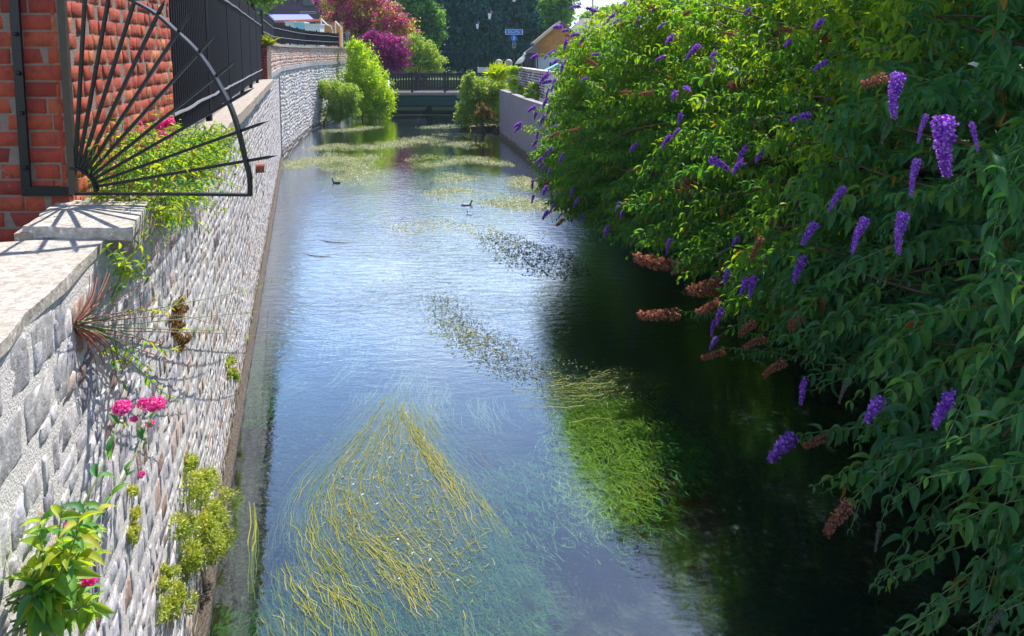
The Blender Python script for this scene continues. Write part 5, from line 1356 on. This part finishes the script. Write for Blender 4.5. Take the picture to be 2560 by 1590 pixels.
# white slatted bench back beyond the bridge
c = at_y(1212, 178, 49)
t = thing('white_bench', 'white slatted bench seen above the footbridge railing', 'bench', (c[0], c[1], 1.5))
mb = MB()
for q in range(5): mb.box((c[0], c[1] + q * .012, c[2] + .22 - q * .09), (.95, .03, .06))
mb.build('backrest', M['white'], t)
mb = MB(); mb.box((c[0], c[1] - .25, c[2] - .38), (.95, .45, .05)); mb.build('seat', M['white'], t)
for sx_ in (-.45, .45):
    mb = MB(); mb.box((c[0] + sx_, c[1] + .06, (c[2] + .28 + 1.5) / 2), (.06, .05, c[2] + .28 - 1.5)); mb.box((c[0] + sx_, c[1] - .42, (c[2] - .42 + 1.5) / 2), (.06, .05, c[2] - .42 - 1.5)); mb.build('leg', M['white'], t)
# stone balls on the right wall end and their pillars
for px, lab in ((1247, 'left pale stone ball above the yellow iris tuft'), (1272, 'right pale stone ball above the yellow iris tuft')):
    c = at_y(px, 157, 37); r = .185
    t = thing('stone_ball', lab, 'stone finial', (c[0], c[1], 2.2), 'stone ball finials')
    mb = MB(); mb.lathe((c[0], c[1], c[2]), [(r * math.sin(a), -r * math.cos(a)) for a in np.linspace(.15, PI - .05, 12)], 16); mb.build('ball', M['coping'], t, True)
    mb = MB(); mb.box((c[0], c[1], (c[2] - r + 1.0) / 2), (.34, .34, c[2] - r - 1.0), taper=.92); mb.box((c[0], c[1], c[2] - r + .0), (.40, .40, .07)); mb.build('pillar', M['coping'], t)
c = at_y(1304, 168, 31.5)
bird('seagull', 'white seagull standing on the end of the right wall facing right', 'seagull', (c[0], c[1], 3.19), .15, .55, 'feather_white', 'feather_white', 'feather_white', 1, True)

# ------------------------------------------------------------------ buildings
def boxm(name, mat, parent, c, size, rot=None):
    mb = MB(); mb.box(c, size, rot); return mb.build(name, mat, parent)
# cottage at the right
E0 = at_y(1341, 105, 50); A0 = at_y(1400, 58, 50)
ct = thing('cottage', 'cottage with orange tile hung gable, white wall and small lean-to porch', 'house', (4, 54, 1.5))
xl, xr, ze, za = E0[0], 2 * A0[0] - E0[0], E0[2], A0[2]
mb = MB(); zc_ = 3.55
mb.box(((xl + xr) / 2, 54, (1.5 + zc_) / 2), (xr - xl - .2, 8, zc_ - 1.5)); mb.build('wall', M['render_white'], ct)
mb = MB(); pr_ = [(xl + .05, zc_), (xr - .05, zc_), (xr - .05, ze), ((xl + xr) / 2, za), (xl + .05, ze)]
V = [(a, y_, b) for y_ in (49.9, 58) for a, b in pr_]; mb.add(V, [(0, 1, 2, 3, 4), (9, 8, 7, 6, 5)] + [(i, (i + 1) % 5, (i + 1) % 5 + 5, i + 5) for i in range(5)]); mb.build('tile_hung_gable', M['tile_orange'], ct)
mb = MB()
for a, b in (((xl - .2, ze - .15), ((xl + xr) / 2, za + .06)), (((xl + xr) / 2, za + .06), (xr + .2, ze - .15))):
    V = [(a[0], y_, a[1] + h_) for y_ in (49.6, 58.3) for h_ in (0, .12)] + [(b[0], y_, b[1] + h_) for y_ in (49.6, 58.3) for h_ in (0, .12)]
    mb.add(V, [(0, 1, 3, 2), (4, 6, 7, 5), (0, 4, 5, 1), (2, 3, 7, 6), (1, 5, 7, 3), (0, 2, 6, 4)])
mb.build('roof', M['tile_grey'], ct)
mb = MB(); mb.bar((xl - .2, 49.55, ze - .12), ((xl + xr) / 2, 49.55, za + .09), .16, .06, up=(0, 1, 0)); mb.build('bargeboard', M['cream'], ct)
p1 = at_y(1309, 133, 49.5); 
mb = MB(); V = [(p1[0], 48.9, p1[2]), (xl + .02, 48.9, p1[2]), (xl + .02, 48.9, ze - .1), (p1[0], 52, p1[2]), (xl + .02, 52, p1[2]), (xl + .02, 52, ze - .1)]
mb.add(V, [(0, 1, 2), (5, 4, 3), (0, 2, 5, 3), (0, 3, 4, 1), (1, 4, 5, 2)]); mb.build('porch_roof', M['tile_grey'], ct)
boxm('porch_wall', M['brick_purple'], ct, ((p1[0] + xl) / 2 + .06, 50.6, (1.5 + p1[2]) / 2), (xl - p1[0] - .2, 2.6, p1[2] - 1.5))
mb = MB(); mb.box((p1[0] + .35, 49.27, 2.9), (.45, .04, .9)); mb.build('window', M['glass_dark'], ct)
mb = MB(); mb.box((p1[0] + .64, 49.28, 2.6), (.05, .05, 2.1)); mb.build('porch_post', M['bridge_dark'], ct)
for q in range(2):
    f_ = boxm('window', M['white'], ct, (xl + 1.3 + q * 2.2, 49.98, 2.75), (1.0, .08, .95)); f_ = boxm('pane', M['glass_dark'], f_, (0, 0, 0), (.84, .02, .8)); f_.location = (xl + 1.3 + q * 2.2, 49.93, 2.75)
# grey roofed house farther right, and dusky brick house behind the bushes
gh = thing('grey_house', 'house with long grey roof just below the sky gap', 'house', (8.0, 62, 1.5))
mb = MB(); mb.box((9.5, 66, 3.2), (10, 6, 3.4)); mb.build('wall', M['brick_purple'], gh)
zt_ = at_y(1440, 40, 62)[2]
mb = MB(); V = [(4.2, 62.6, 4.85), (14.8, 62.6, 4.85), (14.8, 69.4, 4.85), (4.2, 69.4, 4.85), (6.2, 66, zt_), (14.6, 66, zt_)]
mb.add(V, [(0, 1, 5, 4), (2, 3, 4, 5), (0, 4, 3), (1, 2, 5), (0, 3, 2, 1)]); mb.build('roof', M['tile_grey'], gh)
bh_ = thing('brick_house', 'dusky brick house wall glimpsed above the middle buddleia', 'house', (8.5, 19, 2.3))
mb = MB(); mb.box((9.2, 21.5, 5.0), (7.6, 5, 5.6)); mb.build('wall_core', M['brick_purple'], bh_)
masonry('brickwork', mk_brick('dusk_brick', [(0, (0.07, 0.04, 0.06)), (1, (0.13, 0.07, 0.09))]), bh_, [(5.4, 18.99), (12.9, 18.99)], 3.0, 7.4, 0.075, (0.105, 0.225), 0.012, 0.004, 0.05, (3, 3), 0.001, False, rcurve=lambda r, u, z: r * .12)
f_ = boxm('window', M['brick_purple'], bh_, (6.35, 18.97, 4.9), (.5, .06, 1.0)); g_ = boxm('pane', M['glass_dark'], f_, (0, 0, 0), (.4, .02, .9)); g_.location = (6.35, 18.93, 4.9)
mb = MB(); V = [(5.2, 18.6, 7.8), (13.2, 18.6, 7.8), (13.2, 24.4, 7.8), (5.2, 24.4, 7.8), (5.2, 21.5, 9.8), (13.2, 21.5, 9.8)]
mb.add(V, [(0, 1, 5, 4), (2, 3, 4, 5), (0, 4, 3), (1, 2, 5), (0, 3, 2, 1)]); mb.build('roof', M['tile_grey'], bh_)
# large dusky building at the upper left
xa_, xb_ = at_y(684, 30, 68)[0], at_y(1040, 30, 68)[0]
bb = thing('large_building', 'large dusky purple brick building behind the railing at top left', 'building', ((xa_ + xb_) / 2, 68, 1.5))
mb = MB(); mb.box(((xa_ + xb_) / 2, 73, 5.6), (xb_ - xa_, 10, 8.4)); mb.box((xa_ - 6, 76, 5.2), (12, 8, 7.4)); mb.build('wall', M['brick_purple'], bb)
mb = MB(); mb.box(((xa_ + xb_) / 2, 73, 9.95), (xb_ - xa_ + .6, 10.6, .3)); mb.build('roof', M['tile_grey'], bb)
for px, wd, v0, v1 in ((770, 34, -60, 16), (812, 30, -60, 16), (735, 14, -60, 8), (868, 30, -60, 14), (770, 40, 28, 34)):
    a = at_y(px, v0, 67.9); b = at_y(px, v1, 67.9)
    f_ = boxm('window', M['feather_grey'] if v0 > 0 else M['bridge_dark'], bb, ((a[0]), 67.97, (a[2] + b[2]) / 2), (wd * 67.9 / FPX, .10, abs(a[2] - b[2])))
    g_ = boxm('pane', M['glass_dark'], f_, (0, 0, 0), (wd * 67.9 / FPX - .16, .02, abs(a[2] - b[2]) - .14)); g_.location = (a[0], 67.90, (a[2] + b[2]) / 2)
x, y, z = at_y(955, 3, 67.7); boxm('banner', simple('violet_banner', (.30, .05, .55), .7), bb, (x, 67.8, z + .4), (1.3, .06, 1.2))
# blue roofed canopy and things beyond the far railing
cn = thing('blue_canopy', 'flat blue violet canopy roof with orange edge behind the far railing', 'canopy', at_y(730, 60, 46))
a, b, c_, d_ = at_y(688, 51.5, 45), at_y(786, 49, 45), at_y(770, 36, 52), at_y(672, 36, 52)
V = [a, b, c_, d_] + [q - np.array((0, 0, .10)) for q in (a, b, c_, d_)]
mb = MB(); mb.add(V, [(0, 1, 2, 3), (7, 6, 5, 4), (1, 5, 6, 2), (2, 6, 7, 3), (3, 7, 4, 0)]); mb.build('roof', M['blue_roof'], cn)
mb = MB(); mb.bar(a + (0, -.03, -.05), at_y(806, 48, 45) + (0, -.03, -.05), .05, .14); mb.build('fascia', M['orange_trim'], cn)
for q in (a, b, c_, d_):
    mb = MB(); mb.bar((q[0], q[1] + .05, 3.9), (q[0], q[1] + .05, q[2] - .1), .08, .08); mb.build('post', M['bridge_dark'], cn)
def stuffbox(name, label, cat, px0, px1, D, mat, depth=1.0, lid=None):
    p, q = at_y(*px0, D), at_y(*px1, D)
    t = thing(name, label, cat, ((p[0] + q[0]) / 2, D, 3.9))
    zt = max(p[2], q[2]); mb = MB(); mb.box(((p[0] + q[0]) / 2, D + depth / 2, (3.9 + zt) / 2), (abs(q[0] - p[0]), depth, zt - 3.9)); mb.build('body', mat, t)
    mb = MB(); mb.box(((p[0] + q[0]) / 2, D + depth / 2, zt + .03), (abs(q[0] - p[0]) + .1, depth + .1, .06)); mb.build('lid', lid or M['white'], t)
stuffbox('storage_box', 'white storage box under the blue canopy', 'box', (713, 56), (735, 68), 44, M['white'])
stuffbox('storage_box', 'pale blue storage box with white lid behind the far railing', 'box', (736, 57), (760, 68), 43.6, M['cyan'])
stuffbox('storage_box', 'long low white box farthest right under the canopy line', 'box', (762, 62), (800, 75), 43.2, M['white'])
stuffbox('brick_planter', 'low orange brick planter beside the white handrails', 'planter', (790, 58), (850, 76), 45.5, M['tile_orange'], .8, M['terracotta'])
for pts, lab in (([(803, 47), (818, 62), (827, 66), (832, 78)], 'left white handrail sloping down behind the far railing'), ([(838, 53), (852, 68), (855, 80)], 'right white handrail sloping down beside the red tree')):
    q = [at_y(u, v, 44.5) for u, v in pts]
    t = thing('handrail', lab, 'handrail', (q[-1][0], q[-1][1], 3.9), 'white handrails')
    mb = MB(); mb.tube(q, .035, 6); mb.build('rail', M['white'], t, True)
    for e in (q[0], q[-1]):
        mb = MB(); mb.bar((e[0], e[1], 3.9), e, .05, .05); mb.build('post', M['white'], t)
c = at_y(868, 84, 43.4)
t = thing('end_post', 'short grey post closing the far railing beside the lime shrub', 'post', (c[0], c[1], 3.9)); mb = MB(); mb.box((c[0], c[1], (c[2] + 3.9) / 2), (.16, .16, c[2] - 3.9 + .2)); mb.box((c[0], c[1], c[2] + .02), (.22, .22, .22)); mb.build('post', M['rail_grey'], t)
# parked car behind the right wall
px_, py_, pz_ = at_y(1350, 170, 41)
car = thing('parked_car', 'dark parked car glimpsed behind the seagull and right wall', 'car', (px_ + .3, 43, 2.2))
def prism(name, mat, prof, y0, y1, par, inset=0.0):
    mb = MB(); k = len(prof); V = [(a, y0, b) for a, b in prof] + [(a, y1, b) for a, b in prof]
    mb.add(V, [tuple(range(k)), tuple(range(k, 2 * k))[::-1]] + [(i, (i + 1) % k, (i + 1) % k + k, i + k) for i in range(k)]); return mb.build(name, mat, par)
cx_ = px_ + 1.6; zg = 1.88
prism('body', M['glass_dark'], [(cx_ - 2.1, zg + .3), (cx_ + 2.1, zg + .3), (cx_ + 2.1, zg + .75), (cx_ + 1.9, zg + .9), (cx_ - .9, zg + .95), (cx_ - 2.0, zg + .8)], 41.5, 43.2, car)
prism('cabin', M['cyan'], [(cx_ - 1.3, zg + .93), (cx_ + 1.7, zg + .9), (cx_ + 1.4, zg + 1.32), (cx_ - .5, zg + 1.34)], 41.6, 43.1, car)  # pale cyan stands in for glare on the car windows
prism('roof', M['iron'], [(cx_ - .52, zg + 1.345), (cx_ + 1.42, zg + 1.325), (cx_ + 1.3, zg + 1.40), (cx_ - .4, zg + 1.42)], 41.6, 43.1, car)
for wx in (-1.3, 1.3):
    for wy in (41.5, 43.1):
        mb = disc((cx_ + wx, wy, zg + .3), .32, .2); mb.build('wheel', M['feather_dark'], car)
for sx_ in (41.7, 43.0):
    boxm('headlight', M['white'], car, (cx_ - 2.08, sx_, zg + .66), (.08, .22, .12))
# pale insects-pale scrap hanging in the bush
c = at_y(2432, 160, 4.2)
t = thing('paper_scrap', 'small bright white scrap caught among the upper right leaves', 'litter', c)
mb = MB(); mb.add([c + np.array(q) for q in ((-.03, 0, 0), (.0, -.01, .014), (.035, 0, .004), (.03, .01, -.018), (-.0, .0, -.008))] + [c + np.array(q) + (0, .003, 0) for q in ((-.03, 0, 0), (.0, -.01, .014), (.035, 0, .004), (.03, .01, -.018), (-.0, .0, -.008))], [(0, 1, 2, 3, 4), (9, 8, 7, 6, 5)] + [(i, i + 5, (i + 1) % 5 + 5, (i + 1) % 5) for i in range(5)]); mb.build('scrap', M['white'], t)
print('objects', len(bpy.data.objects))


# ------------------------------------------------------------------ thin summer haze in the air
m, n, out = new_mat('haze_air')
pv = n.nodes.new('ShaderNodeVolumePrincipled'); pv.inputs['Color'].default_value = (0.55, 0.78, 1.0, 1); pv.inputs['Density'].default_value = 0.0004; pv.inputs['Anisotropy'].default_value = 0.1
n.links.new(pv.outputs[0], out.inputs[1])
mb = MB(); mb.box((0, 100, 6.5), (900, 900, 15.6)); o = mb.build('haze', m); o['kind'] = 'stuff'
